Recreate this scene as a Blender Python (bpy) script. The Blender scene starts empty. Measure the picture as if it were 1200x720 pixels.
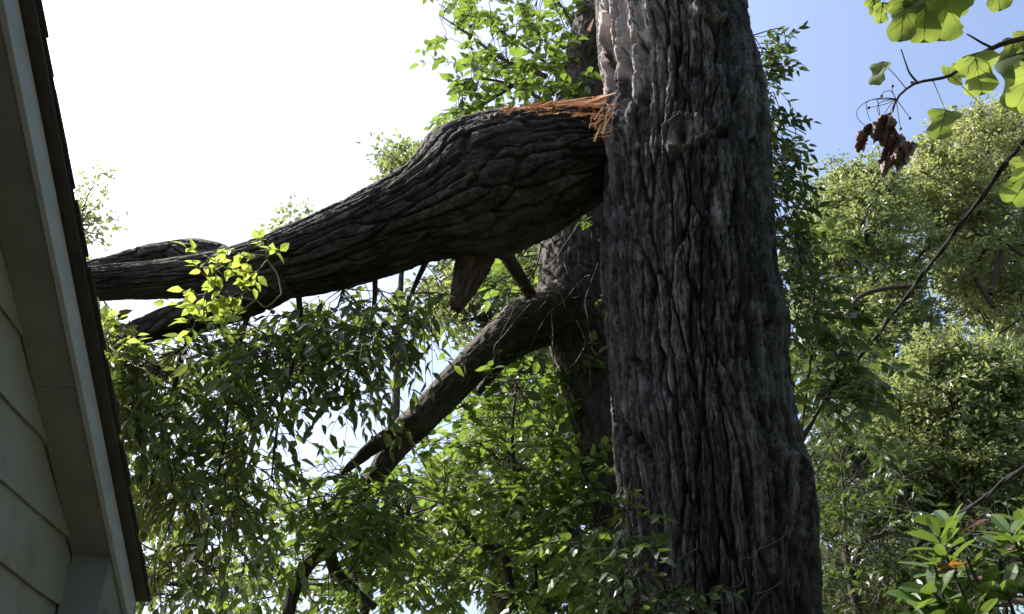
import bpy, math, time
import numpy as np
from mathutils import Vector, Matrix

T0 = time.time()
sc = bpy.context.scene
COL = sc.collection

# ------------------------------------------------------------------ camera, sky, sun, exposure
CAM_Z = 1.6
PITCH = math.radians(33.2)
FPX = 1039.0                       # focal length in pixels of a 1200 wide picture
cam_d = bpy.data.cameras.new("camera")
cam = bpy.data.objects.new("camera", cam_d)
COL.objects.link(cam)
cam.location = (0, 0, CAM_Z)
cam.rotation_euler = (math.radians(90) + PITCH, 0, 0)
cam_d.sensor_width = 36.0
cam_d.lens = 36.0 * FPX / 1200.0
cam_d.clip_start = 0.02
cam_d.clip_end = 3000
sc.camera = cam

SUN_AZ = math.radians(-71)         # from +Y towards +X
SUN_EL = math.radians(51)
sdir = Vector((math.sin(SUN_AZ) * math.cos(SUN_EL), math.cos(SUN_AZ) * math.cos(SUN_EL), math.sin(SUN_EL)))
w = bpy.data.worlds.new("World")
sc.world = w
w.use_nodes = True
nt = w.node_tree
sky = nt.nodes.new('ShaderNodeTexSky')
sky.sky_type = 'NISHITA'
sky.sun_disc = False
sky.sun_elevation = SUN_EL
sky.sun_rotation = SUN_AZ
sky.air_density = 1.0
sky.dust_density = 5.0
sky.ozone_density = 2.6
bg = nt.nodes['Background']
bg.inputs['Strength'].default_value = 0.15
nt.links.new(sky.outputs[0], bg.inputs['Color'])

sd = bpy.data.lights.new("sun", 'SUN')
sd.energy = 5.0
sd.angle = math.radians(0.5)
sd.color = (1.0, 0.95, 0.86)
sun = bpy.data.objects.new("sun", sd)
COL.objects.link(sun)
sun.rotation_euler = sdir.to_track_quat('Z', 'Y').to_euler()

sc.view_settings.view_transform = 'Standard'
sc.view_settings.look = 'None'
sc.view_settings.exposure = 1.2
sc.view_settings.gamma = 1.0
sc.view_settings.use_curve_mapping = False

# ------------------------------------------------------------------ helpers
SP, CP = math.sin(PITCH), math.cos(PITCH)

def ray(px, py):
    cx = (px - 600.0) / FPX
    cu = (360.0 - py) / FPX
    return np.array([cx, CP - cu * SP, SP + cu * CP])

def at(px, py, Y):
    """the point seen at a pixel of the photograph that stands Y metres in front of the camera"""
    r = ray(px, py)
    return r * (Y / r[1]) + np.array([0, 0, CAM_Z])

def scale_at(px, py, Y):
    return (Y / ray(px, py)[1]) / FPX       # metres per pixel

def unit(v):
    v = np.asarray(v, float)
    return v / (np.linalg.norm(v, axis=-1, keepdims=True) + 1e-12)

def mesh_np(name, verts, faces, mat=None, smooth=True, uv=None, tone=None):
    """faces: (n,3) or (n,4) int array"""
    verts = np.ascontiguousarray(verts, np.float32)
    faces = np.ascontiguousarray(faces, np.int32)
    k = faces.shape[1]
    me = bpy.data.meshes.new(name)
    me.vertices.add(len(verts))
    me.vertices.foreach_set('co', verts.ravel())
    me.loops.add(faces.size)
    me.loops.foreach_set('vertex_index', faces.ravel())
    me.polygons.add(len(faces))
    me.polygons.foreach_set('loop_start', np.arange(0, faces.size, k, dtype=np.int32))
    me.polygons.foreach_set('use_smooth', np.full(len(faces), smooth, dtype=bool))
    if uv is not None:
        l = me.uv_layers.new(name='UVMap')
        l.data.foreach_set('uv', np.ascontiguousarray(uv[faces.ravel()], np.float32).ravel())
    if tone is not None:
        at_ = me.attributes.new('tone', 'FLOAT', 'POINT')
        at_.data.foreach_set('value', np.ascontiguousarray(tone, np.float32).ravel())
    me.update(calc_edges=True)
    if mat:
        me.materials.append(mat)
    return me

def link(name, me, parent=None):
    o = bpy.data.objects.new(name, me)
    COL.objects.link(o)
    if parent is not None:
        o.parent = parent
        if parent.get('_wb') is not None:
            b = parent['_wb']
            o.location = (-b[0], -b[1], -b[2])
            o['_wb'] = [0.0, 0.0, 0.0]
    return o

def tag(o, label=None, cat=None, group=None, kind=None):
    if label: o['label'] = label
    if cat: o['category'] = cat
    if group: o['group'] = group
    if kind: o['kind'] = kind
    return o

def thing(name, label, cat, base, group=None):
    e = bpy.data.objects.new(name, None)
    COL.objects.link(e)
    e.location = [float(x) for x in base]
    e.empty_display_size = 0.2
    e['_wb'] = [float(x) for x in base]
    return tag(e, label, cat, group)

# ---- noise
_TAB = np.random.default_rng(7).random(65536)

def _h(ix, iy, s=0):
    return _TAB[((ix * 73856093) ^ (iy * 19349663) ^ (s * 83492791)) & 65535]

def vnoise(x, y, per=None, s=0):
    ix = np.floor(x).astype(np.int64); iy = np.floor(y).astype(np.int64)
    fx = x - ix; fy = y - iy
    fx = fx * fx * (3 - 2 * fx); fy = fy * fy * (3 - 2 * fy)
    ix1 = ix + 1
    if per:
        ix = ix % per; ix1 = ix1 % per
    a = _h(ix, iy, s); b = _h(ix1, iy, s); c = _h(ix, iy + 1, s); d = _h(ix1, iy + 1, s)
    return (a * (1 - fx) + b * fx) * (1 - fy) + (c * (1 - fx) + d * fx) * fy

def fbm(x, y, per=None, s=0, octv=4):
    t = 0; a = 0.5
    for k in range(octv):
        t = t + a * (vnoise(x, y, per, s + k) - 0.5)
        x = x * 2; y = y * 2; a *= 0.5
        if per: per *= 2
    return t

def voro(x, y, per, s=0):
    ix = np.floor(x).astype(np.int64); iy = np.floor(y).astype(np.int64)
    f1 = np.full(x.shape, 9.0); f2 = np.full(x.shape, 9.0); idv = np.zeros(x.shape)
    for dx in (-1, 0, 1):
        for dy in (-1, 0, 1):
            jx = ix + dx; jy = iy + dy
            kx = jx % per
            cx = jx + _h(kx, jy, s); cy = jy + _h(kx, jy, s + 11)
            d = np.hypot(x - cx, y - cy)
            m = d < f1
            f2 = np.where(m, f1, np.minimum(f2, d))
            idv = np.where(m, _h(kx, jy, s + 23), idv)
            f1 = np.where(m, d, f1)
    return f1, f2, idv

def sstep(a, b, x):
    t = np.clip((x - a) / (b - a), 0, 1)
    return t * t * (3 - 2 * t)

def bark(u, v, C, cu, cv, s=0):
    """height 0..1 of furrowed bark; u metres round a girth C, v metres along"""
    per = max(4, int(round(C / cu)))
    x = u / C * per
    y = v / cv
    p2 = max(2, int(round(C * 2.2)))
    x = x + 1.1 * fbm(u / C * p2, v * 0.8, p2, s + 40, 2) + 0.75 * fbm(u / C * per, v / cu * 0.45, per, s + 44, 3)
    y = y + 1.3 * fbm(u / C * per / 2, v / cv * 0.7, max(2, per // 2), s + 50, 2)
    f1, f2, idv = voro(x % per, y, per, s)
    e = f2 - f1 + 0.16 * fbm(u / C * per * 5, v / cu * 1.8, per * 5, s + 33, 3)
    plate = 0.85 * sstep(0.02, 0.15, e) + 0.15 * sstep(0.0, 0.6, e)
    per3 = max(4, int(round(C / (cu * 0.36))))
    g1, g2, gid = voro((u / C * per3 + 1.3 * fbm(u / C * per3, v / cu * .6, per3, s + 71, 3)) % per3, v / (cu * 2.3) + 1.0 * fbm(u / C * per3, v / cu * 0.9, per3, s + 72, 3), per3, s + 5)
    crack = sstep(0.0, 0.10, g2 - g1)
    fib = vnoise(u / C * per3 * 4, v / cu * 0.55, per3 * 4, s + 81) - 0.5
    n = fbm(u / C * per3 * 3, v / cu * 2.4, per3 * 3, s + 60, 4)
    big = fbm(u / C * p2, v * 0.9, p2, s + 90, 2)
    strk = vnoise(u / C * per * 1.0, v / cv * 0.45, per, s + 83)
    tone = np.clip(0.30 * idv + 0.30 * gid + 0.55 * strk + 0.5 * n + 0.35 * fib, 0, 1)
    return plate * (0.48 + 0.40 * idv) + plate * crack * 0.10 + plate * 0.20 * gid + 0.30 * n + 0.16 * fib + 0.6 * big, tone

# ---- splines and tubes
def spline(pts, vals, n):
    """Catmull-Rom through pts (k,3) with scalar vals (k,), n samples even in length"""
    P = np.asarray(pts, float); V = np.asarray(vals, float)
    if len(P) == 2:
        t = np.linspace(0, 1, n)[:, None]
        return P[0] + (P[1] - P[0]) * t, V[0] + (V[1] - V[0]) * t[:, 0]
    Q = np.hstack([P, V[:, None]])
    E = np.vstack([2 * Q[0] - Q[1], Q, 2 * Q[-1] - Q[-2]])
    out = []
    m = 12
    for i in range(len(Q) - 1):
        p0, p1, p2, p3 = E[i:i + 4]
        t = np.linspace(0, 1, m, endpoint=(i == len(Q) - 2))[:, None]
        out.append(0.5 * ((2 * p1) + (p2 - p0) * t + (2 * p0 - 5 * p1 + 4 * p2 - p3) * t ** 2 + (-p0 + 3 * p1 - 3 * p2 + p3) * t ** 3))
    S = np.vstack(out)
    L = np.concatenate([[0], np.cumsum(np.linalg.norm(np.diff(S[:, :3], axis=0), axis=1))])
    q = np.linspace(0, L[-1], n)
    R = np.stack([np.interp(q, L, S[:, k]) for k in range(4)], 1)
    return R[:, :3], np.maximum(R[:, 3], 1e-4)

def frames(P, up=(0, 0, 1)):
    T = unit(np.gradient(P, axis=0))
    N = np.zeros_like(P)
    n = np.asarray(up, float)
    n = n - T[0] * n.dot(T[0])
    if np.linalg.norm(n) < 0.1:
        n = np.array([0, 1.0, 0]); n = n - T[0] * n.dot(T[0])
    n = unit(n)
    for i in range(len(P)):
        n = unit(n - T[i] * n.dot(T[i]))
        N[i] = n
    return T, N, np.cross(T, N)

def grid_faces(nl, ns):
    i = np.arange(nl - 1)[:, None]; j = np.arange(ns - 1)[None, :]
    a = i * ns + j
    return np.stack([a, a + 1, a + ns + 1, a + ns], -1).reshape(-1, 4)

def tube_np(pts, radii, sides=6, n=None):
    """plain closed-round tube for twigs: verts, quads"""
    P = np.asarray(pts, float); R = np.asarray(radii, float)
    if n: P, R = spline(P, R, n)
    T, N, B = frames(P)
    a = np.linspace(0, 2 * math.pi, sides, endpoint=False)
    V = P[:, None] + R[:, None, None] * (np.cos(a)[None, :, None] * N[:, None] + np.sin(a)[None, :, None] * B[:, None])
    i = np.arange(len(P) - 1)[:, None]; j = np.arange(sides)[None, :]
    b = i * sides + j; c = i * sides + (j + 1) % sides
    F = np.stack([b, c, c + sides, b + sides], -1).reshape(-1, 4)
    return V.reshape(-1, 3), F

class Bag:
    """collects quads of many small tubes into ONE part"""
    def __init__(s): s.v = []; s.f = []; s.n = 0
    def add(s, V, F): s.v.append(V); s.f.append(F + s.n); s.n += len(V)
    def tube(s, pts, radii, sides=5, n=None): s.add(*tube_np(pts, radii, sides, n))
    def mesh(s, name, mat, smooth=True):
        return mesh_np(name, np.vstack(s.v), np.vstack(s.f), mat, smooth)

def bark_tube(name, pts, radii, mat, parent, ns=96, res=0.012, cu=0.05, cv=0.28, depth=0.018, seed=0, lump=0.06, end_jag=0.0, seam=(0, 1, 0.2), n=None):
    P0 = np.asarray(pts, float)
    L = np.linalg.norm(np.diff(P0, axis=0), axis=1).sum()
    n = n or max(8, int(L / res))
    P, R = spline(P0, radii, n)
    T, N, B = frames(P, seam)
    a = np.linspace(0, 2 * math.pi, ns)
    Rm = float(np.mean(R)); C = 2 * math.pi * Rm
    v = np.linspace(0, L, n)
    U = (a / (2 * math.pi) * C)[None, :] * np.ones((n, 1)); Vv = v[:, None] * np.ones((1, ns))
    U[:, -1] = 0
    h, tone = bark(U, Vv, C, cu, cv, seed)
    taper = np.clip(R / Rm, 0.35, 1.4)[:, None]
    p2 = max(2, int(round(C * 1.5)))
    r = R[:, None] * (1 + lump * 2 * fbm(U / C * p2, Vv * 1.6, p2, seed + 5, 2)) + depth * taper * (h - 0.5)
    if end_jag:
        jag = fbm(U / C * 24, Vv * 0, 24, seed + 9, 3) * end_jag * 2
        wgt = sstep(L - 2.5 * end_jag, L, Vv)
        sh = (jag * wgt)[:, :, None] * T[:, None]
    else:
        sh = 0
    X = P[:, None] + r[:, :, None] * (np.cos(a)[None, :, None] * N[:, None] + np.sin(a)[None, :, None] * B[:, None]) + sh
    X[:, -1] = X[:, 0]
    UV = np.stack([(a / (2 * math.pi) * C)[None, :] * np.ones((n, 1)), Vv], -1).reshape(-1, 2)
    verts = X.reshape(-1, 3); F = grid_faces(n, ns)
    tone = np.concatenate([tone.ravel(), [0.5, 0.5]])
    # end caps: a fan drawn in to the middle
    for e, inv in ((0, False), (n - 1, True)):
        c = len(verts)
        verts = np.vstack([verts, P[e][None] - (0 if inv else 0)])
        UV = np.vstack([UV, [[0, v[e]]]])
        j = np.arange(ns - 1)
        q = np.stack([np.full(ns - 1, c), e * ns + j, e * ns + j + 1, np.full(ns - 1, c)], 1)
        # degenerate quads are avoided: split as triangles in quads of two steps
        j2 = np.arange(0, ns - 2, 2)
        q = np.stack([np.full(len(j2), c), e * ns + j2, e * ns + j2 + 1, e * ns + j2 + 2], 1)
        F = np.vstack([F, q if inv else q[:, ::-1]])
    me = mesh_np(name, verts, F, mat, True, UV, tone)
    o = link(name, me, parent)
    return o, P, R

# ------------------------------------------------------------------ materials
def mat_new(name):
    m = bpy.data.materials.new(name)
    m.use_nodes = True
    t = m.node_tree
    return m, t, t.nodes['Principled BSDF'], t.nodes['Material Output']

def ramp(t, src, stops):
    r = t.nodes.new('ShaderNodeValToRGB')
    el = r.color_ramp.elements
    while len(el) < len(stops): el.new(0.5)
    for e, (p, c) in zip(el, stops):
        e.position = p; e.color = (*c, 1)
    t.links.new(src, r.inputs[0])
    return r

def noise_node(t, vec, scale, detail=6, rough=0.6, stretch=None):
    n = t.nodes.new('ShaderNodeTexNoise')
    n.inputs['Scale'].default_value = scale
    n.inputs['Detail'].default_value = detail
    n.inputs['Roughness'].default_value = rough
    if stretch:
        mp = t.nodes.new('ShaderNodeMapping')
        mp.inputs['Scale'].default_value = stretch
        t.links.new(vec, mp.inputs['Vector']); vec = mp.outputs[0]
    t.links.new(vec, n.inputs['Vector'])
    return n

def mix_col(t, fac, a, b, mode='MIX'):
    m = t.nodes.new('ShaderNodeMix'); m.data_type = 'RGBA'; m.blend_type = mode
    for s, v in ((m.inputs[0], fac), (m.inputs[6], a), (m.inputs[7], b)):
        if hasattr(v, 'links'): t.links.new(v, s)
        elif isinstance(v, (int, float)): s.default_value = v
        else: s.default_value = (*v, 1)
    return m.outputs[2]

def bark_mat(name, cols, lichen=None, bump=0.012, rough=0.85, fine=60):
    m, t, b, o = mat_new(name)
    uv = t.nodes.new('ShaderNodeUVMap').outputs[0]
    ob = t.nodes.new('ShaderNodeTexCoord').outputs['Object']
    n1 = noise_node(t, uv, 14, 8, 0.7, (1.0, 0.35, 1))
    ta = t.nodes.new('ShaderNodeAttribute'); ta.attribute_name = 'tone'
    mm = t.nodes.new('ShaderNodeMath'); mm.operation = 'MULTIPLY_ADD'
    t.links.new(ta.outputs['Fac'], mm.inputs[0]); mm.inputs[1].default_value = 0.45
    sb = t.nodes.new('ShaderNodeMath'); sb.operation = 'SUBTRACT'; t.links.new(n1.outputs[0], sb.inputs[0]); sb.inputs[1].default_value = 0.22
    t.links.new(sb.outputs[0], mm.inputs[2])
    c = ramp(t, mm.outputs[0], [(0.22, cols[0]), (0.48, cols[1]), (0.74, cols[2]), (1.0, cols[3] if len(cols) > 3 else cols[2])]).outputs[0]
    n3 = noise_node(t, ob, 1.7, 4, 0.6)
    c = mix_col(t, ramp(t, n3.outputs[0], [(0.35, (0, 0, 0)), (0.7, (0.6, 0.6, 0.6))]).outputs[0], c, [x * 0.6 for x in cols[0]])
    if lichen:
        n4 = noise_node(t, uv, 16, 7, 0.7, (1.0, 0.3, 1))
        c = mix_col(t, ramp(t, n4.outputs[0], [(0.54, (0, 0, 0)), (0.68, (0.75, 0.75, 0.75))]).outputs[0], c, lichen)
    t.links.new(c, b.inputs['Base Color'])
    b.inputs['Roughness'].default_value = rough
    b.inputs['Specular IOR Level'].default_value = 0.35
    n2 = noise_node(t, uv, fine * 0.55, 10, 0.78, (1.0, 0.45, 1))
    bp = t.nodes.new('ShaderNodeBump')
    bp.inputs['Strength'].default_value = 1.0
    bp.inputs['Distance'].default_value = bump * 2.6
    t.links.new(n2.outputs[0], bp.inputs['Height'])
    t.links.new(bp.outputs[0], b.inputs['Normal'])
    return m

def leaf_mat(name, c_a, c_b, trans_col, trans=0.45, rough=0.42, dead=None):
    m, t, b, o = mat_new(name)
    g = t.nodes.new('ShaderNodeNewGeometry').outputs['Random Per Island']
    oi = t.nodes.new('ShaderNodeObjectInfo').outputs['Random']
    ad = t.nodes.new('ShaderNodeMath'); ad.operation = 'ADD'
    t.links.new(g, ad.inputs[0]); t.links.new(oi, ad.inputs[1])
    fr = t.nodes.new('ShaderNodeMath'); fr.operation = 'FRACT'
    t.links.new(ad.outputs[0], fr.inputs[0])
    stops = [(0.0, c_a), (0.9, c_b)]
    if dead: stops = [(0.0, c_a), (0.9, c_b), (0.97, c_b), (0.985, dead)]
    c = ramp(t, fr.outputs[0], stops).outputs[0]
    ob = t.nodes.new('ShaderNodeTexCoord').outputs['Object']
    nz = noise_node(t, ob, 14, 4, 0.6)
    c = mix_col(t, ramp(t, nz.outputs[0], [(0.4, (0, 0, 0)), (0.7, (0.4, 0.4, 0.4))]).outputs[0], c, [x * 0.6 for x in c_a])
    t.links.new(c, b.inputs['Base Color'])
    b.inputs['Roughness'].default_value = rough
    b.inputs['Specular IOR Level'].default_value = 0.5
    tr = t.nodes.new('ShaderNodeBsdfTranslucent')
    k = [(x[0], [trans_col[i] * (0.75 + 0.5 * j) for i in range(3)]) for j, x in enumerate(stops[:2])]
    if dead: k += [(0.97, k[1][1]), (0.985, [dead[0] * 1.3, dead[1] * 1.2, dead[2]])]
    tc = ramp(t, fr.outputs[0], k).outputs[0]
    t.links.new(tc, tr.inputs['Color'])
    mx = t.nodes.new('ShaderNodeMixShader'); mx.inputs[0].default_value = trans
    t.links.new(b.outputs[0], mx.inputs[1]); t.links.new(tr.outputs[0], mx.inputs[2])
    t.links.new(mx.outputs[0], o.inputs['Surface'])
    return m

def plain_mat(name, ca, cb, scale=8, rough=0.7, bump=0.004, stretch=None, spec=0.3, detail=6):
    m, t, b, o = mat_new(name)
    ob = t.nodes.new('ShaderNodeTexCoord').outputs['Object']
    n = noise_node(t, ob, scale, detail, 0.65, stretch)
    c = ramp(t, n.outputs[0], [(0.3, ca), (0.7, cb)]).outputs[0]
    t.links.new(c, b.inputs['Base Color'])
    b.inputs['Roughness'].default_value = rough
    b.inputs['Specular IOR Level'].default_value = spec
    n2 = noise_node(t, ob, scale * 5, 6, 0.65, stretch)
    bp = t.nodes.new('ShaderNodeBump'); bp.inputs['Distance'].default_value = bump; bp.inputs['Strength'].default_value = 0.6
    t.links.new(n2.outputs[0], bp.inputs['Height']); t.links.new(bp.outputs[0], b.inputs['Normal'])
    return m

M = {}
M['oak'] = bark_mat('oak_bark', [(0.008, 0.0064, 0.0057), (0.020, 0.0168, 0.0152), (0.150, 0.140, 0.134), (0.62, 0.52, 0.49)], (0.22, 0.218, 0.212))  # last colour serves the sun patch painted on the trunk
M['limb'] = bark_mat('limb_bark', [(0.014, 0.011, 0.010), (0.036, 0.030, 0.027), (0.100, 0.090, 0.084)], (0.15, 0.15, 0.14))
M['scar'] = bark_mat('scar_wood', [(0.040, 0.034, 0.030), (0.085, 0.075, 0.068), (0.15, 0.137, 0.125)], None, 0.006)
M['grey_bark'] = bark_mat('grey_bark', [(0.026, 0.021, 0.017), (0.055, 0.046, 0.038), (0.10, 0.088, 0.076)], (0.15, 0.145, 0.125), 0.006)
M['twig'] = plain_mat('twig_bark', (0.025, 0.019, 0.015), (0.07, 0.052, 0.04), 20, 0.8)
M['torn'] = plain_mat('torn_wood', (0.42, 0.17, 0.07), (0.62, 0.33, 0.16), 6, 0.75, 0.006, (1, 6, 6))
M['torn_pale'] = plain_mat('torn_pale', (0.62, 0.36, 0.20), (0.78, 0.55, 0.36), 8, 0.75, 0.004, (1, 6, 6))
M['bare'] = plain_mat('bare_stub', (0.045, 0.031, 0.025), (0.13, 0.088, 0.065), 9, 0.8, 0.01, (3, 3, 0.6))
M['oak_leaf'] = leaf_mat('oak_leaf', (0.050, 0.085, 0.022), (0.085, 0.125, 0.035), (0.24, 0.31, 0.045))
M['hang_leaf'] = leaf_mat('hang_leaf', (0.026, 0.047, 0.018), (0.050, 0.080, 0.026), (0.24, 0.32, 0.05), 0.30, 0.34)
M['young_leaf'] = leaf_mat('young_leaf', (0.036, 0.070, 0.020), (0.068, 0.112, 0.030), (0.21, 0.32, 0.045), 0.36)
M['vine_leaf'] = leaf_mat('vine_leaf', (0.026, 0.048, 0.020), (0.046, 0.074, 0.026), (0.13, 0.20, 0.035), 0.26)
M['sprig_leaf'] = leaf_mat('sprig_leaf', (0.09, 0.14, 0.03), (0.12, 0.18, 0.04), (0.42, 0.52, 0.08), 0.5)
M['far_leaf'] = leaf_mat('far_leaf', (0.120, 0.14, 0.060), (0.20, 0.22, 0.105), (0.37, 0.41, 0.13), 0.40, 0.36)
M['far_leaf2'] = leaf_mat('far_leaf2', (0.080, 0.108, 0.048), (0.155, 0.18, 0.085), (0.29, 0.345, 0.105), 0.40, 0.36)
M['tulip_leaf'] = leaf_mat('tulip_leaf', (0.045, 0.085, 0.022), (0.075, 0.12, 0.03), (0.30, 0.39, 0.07), 0.40, 0.5)
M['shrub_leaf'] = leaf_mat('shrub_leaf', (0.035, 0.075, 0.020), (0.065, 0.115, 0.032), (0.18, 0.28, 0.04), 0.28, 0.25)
M['dead_leaf'] = leaf_mat('dead_leaf', (0.13, 0.088, 0.085), (0.22, 0.155, 0.145), (0.22, 0.13, 0.12), 0.3, 0.6)
M['orange_leaf'] = leaf_mat('orange_leaf', (0.35, 0.13, 0.03), (0.45, 0.22, 0.04), (0.6, 0.25, 0.04), 0.4, 0.5)
M['green_twig'] = plain_mat('green_twig', (0.10, 0.12, 0.04), (0.16, 0.17, 0.06), 12, 0.6)

# ------------------------------------------------------------------ leaves
def leaf_template(wd=0.40, fold=0.18, droop=0.22):
    xs = [0.0, 0.30, 0.64, 1.0]; ws = [0.0, wd * 0.5, wd * 0.40, 0.0]
    z = [0, 0.02, -droop * 0.35, -droop]
    mid = [(xs[i], 0, z[i]) for i in range(4)]
    l = [(xs[i], ws[i], z[i] + fold * ws[i]) for i in (1, 2)]
    r = [(xs[i], -ws[i], z[i] + fold * ws[i]) for i in (1, 2)]
    V = np.array(mid + l + r)
    F = np.array([(0, 1, 4), (1, 2, 5), (1, 5, 4), (2, 3, 5), (0, 6, 1), (1, 6, 7), (1, 7, 2), (2, 7, 3)])
    return V, F

def diamond(wd=0.42):
    V = np.array([(0, 0, 0), (0.45, wd / 2, 0.07), (1, 0, -0.12), (0.45, -wd / 2, 0.07)], float)
    return V, np.array([(0, 2, 1), (0, 3, 2)])

LEAF = leaf_template()
LEAF_W = leaf_template(0.55, 0.15, 0.16)
LEAF_N = leaf_template(0.30, 0.25, 0.30)
FAR = diamond(0.5)

def frame_from(d, nrm):
    x = unit(d)
    z = unit(nrm - x * np.sum(nrm * x, -1, keepdims=True))
    y = np.cross(z, x)
    return np.stack([x, y, z], -1)

class Leaves:
    def __init__(s): s.p = []; s.R = []; s.s = []
    def add(s, p, R, sc_):
        s.p.append(np.atleast_2d(p)); s.R.append(R.reshape(-1, 3, 3)); s.s.append(np.atleast_1d(sc_))
    def cat(s):
        return np.vstack(s.p), np.vstack(s.R), np.concatenate(s.s)

def merged_leaves(name, tpl, P, R, S, mat, parent):
    V, F = tpl
    n = len(P); k = len(V)
    X = np.einsum('nij,kj->nki', R * S[:, None, None], V) + P[:, None]
    FF = (F[None] + (np.arange(n) * k)[:, None, None]).reshape(-1, 3)
    o = link(name, mesh_np(name, X.reshape(-1, 3), FF, mat, False), parent)
    o['kind'] = 'stuff'
    return o

def to_px(P):
    q = P - np.array([0, 0, CAM_Z])
    d = q[:, 1] * CP + q[:, 2] * SP
    u = -q[:, 1] * SP + q[:, 2] * CP
    d = np.where(d < 0.1, 0.1, d)
    return 600 + q[:, 0] / d * FPX, 360 - u / d * FPX, d

def put_leaves(lv, tpl, mat, parent, single=300, name='leaf', rest='foliage'):
    """the biggest leaves in view become leaf objects, the others one part"""
    P, R, S = lv.cat()
    V, F = tpl
    base = np.array(parent['_wb'])
    x, y, d = to_px(P)
    vis = (x > -20) & (x < 1220) & (y > -20) & (y < 740)
    score = np.where(vis, S / d, 0)
    order = np.argsort(-score)
    pick = [i for i in order[:single] if score[i] > 0]
    me = mesh_np(name, V, F, mat, False)
    for i in pick:
        o = bpy.data.objects.new(name, me)
        m = np.eye(4); m[:3, :3] = R[i] * S[i]; m[:3, 3] = P[i] - base
        o.parent = parent
        o.matrix_local = Matrix(m.tolist())
        COL.objects.link(o)
    keep = np.ones(len(P), bool); keep[pick] = False
    if keep.any():
        merged_leaves(rest, tpl, P[keep], R[keep], S[keep], mat, parent)

def spray(rng, lv, bag, p, d, L, nl, ls, droop=0.35, r0=0.004, face=None):
    """a leafy twig: leaves alternate along it"""
    d = unit(d)
    s = np.linspace(0, 1, 5)
    pts = p + d * (s * L)[:, None] + np.array([0, 0, -droop * L]) * (s ** 2)[:, None]
    bag.tube(pts, np.linspace(r0, r0 * 0.35, 5), 4)
    side = np.cross(d, [0, 0, 1.0])
    if np.linalg.norm(side) < 0.2: side = np.array([1.0, 0, 0])
    side = unit(side)
    t = np.linspace(0.18, 1.0, nl) + rng.normal(0, 0.02, nl)
    t = np.clip(t, 0.05, 1)
    P = p + d * (t * L)[:, None] + np.array([0, 0, -droop * L]) * (t ** 2)[:, None]
    sg = np.where(np.arange(nl) % 2 == 0, 1, -1)[:, None]
    fw = np.full((nl, 1), 0.55); fw[-1] = 1.6
    D = d * fw + side * sg * rng.uniform(0.5, 1.0, (nl, 1)) + np.array([0, 0, -1]) * rng.uniform(0.0, 0.7, (nl, 1)) + rng.normal(0, 0.22, (nl, 3))
    N = np.array([0, 0, 1.0]) + rng.normal(0, 0.45, (nl, 3))
    lv.add(P, frame_from(D, N), ls * rng.uniform(0.6, 1.15, nl))

def grow(rng, lv, bag, skel, ells, ls, nl=(6, 10), L=(0.2, 0.42), droop=0.35, sec=4, rsec=0.012, bias=(0, 0, 0.1)):
    """ells: (px, py, rx, ry, Y0, Y1, number of sprays). secondary boughs run from the skeleton into each, twigs from them"""
    skel = np.asarray(skel, float)
    for (cx, cy, rx, ry, y0, y1, n) in ells:
        loc = [skel]
        def pick():
            while True:
                a, b = rng.uniform(-1, 1, 2)
                if a * a + b * b < 1: break
            return at(cx + a * rx, cy + b * ry, rng.uniform(y0, y1))
        for k in range(sec):
            e = pick()
            j = np.argmin(np.linalg.norm(skel - e, axis=1))
            b = skel[j]
            ln = np.linalg.norm(e - b)
            m1 = b + (e - b) * 0.4 + rng.normal(0, 0.10 * ln, 3) + np.array([0, 0, 0.08 * ln])
            m2 = b + (e - b) * 0.75 + rng.normal(0, 0.07 * ln, 3)
            q, _ = spline([b, m1, m2, e], [1, 1, 1, 1], 10)
            bag.tube(q, np.linspace(min(rsec, 0.006 + 0.006 * ln), 0.004, 10), 5)
            loc.append(q[3:])
        S = np.vstack(loc)
        for k in range(int(n)):
            e = pick()
            j = np.argmin(np.linalg.norm(S - e, axis=1))
            b = S[j]
            ln = np.linalg.norm(e - b)
            if ln > 0.02:
                md = (b + e) / 2 + rng.normal(0, 0.12 * ln, 3)
                q, _ = spline([b, md, e], [1, 1, 1], 6)
                bag.tube(q, np.linspace(0.0045, 0.003, 6), 4)
            dr = unit(e - b) * 0.6 + rng.normal(0, 0.7, 3) * np.array([1, 1, 0.6]) + np.array(bias)
            spray(rng, lv, bag, e, dr, rng.uniform(*L), int(rng.integers(nl[0], nl[1] + 1)), ls, droop)

# ------------------------------------------------------------------ ground
def ground():
    n = 121
    g = np.sign(np.linspace(-1, 1, n)) * np.abs(np.linspace(-1, 1, n)) ** 3 * 900
    X, Y = np.meshgrid(g, g)
    near = np.exp(-(X ** 2 + Y ** 2) / 60 ** 2)
    Z = fbm(X * 0.35 + 50, Y * 0.35 + 50, None, 3, 3) * 0.10 * near - 0.03
    m, t, b, o = mat_new('leaf_litter_grass')
    ob = t.nodes.new('ShaderNodeTexCoord').outputs['Object']
    n1 = noise_node(t, ob, 0.6, 8, 0.65)
    n2 = noise_node(t, ob, 9, 8, 0.7)
    c1 = ramp(t, n2.outputs[0], [(0.3, (0.05, 0.038, 0.024)), (0.7, (0.12, 0.088, 0.055))]).outputs[0]
    c2 = ramp(t, n2.outputs[0], [(0.3, (0.035, 0.055, 0.018)), (0.7, (0.075, 0.10, 0.03))]).outputs[0]
    f = ramp(t, n1.outputs[0], [(0.4, (0, 0, 0)), (0.6, (1, 1, 1))]).outputs[0]
    t.links.new(mix_col(t, f, c1, c2), b.inputs['Base Color'])
    b.inputs['Roughness'].default_value = 0.95
    me = mesh_np('ground', np.stack([X, Y, Z], -1).reshape(-1, 3), grid_faces(n, n), m, True)
    o = link('ground', me)
    tag(o, kind='structure')
ground()

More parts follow.
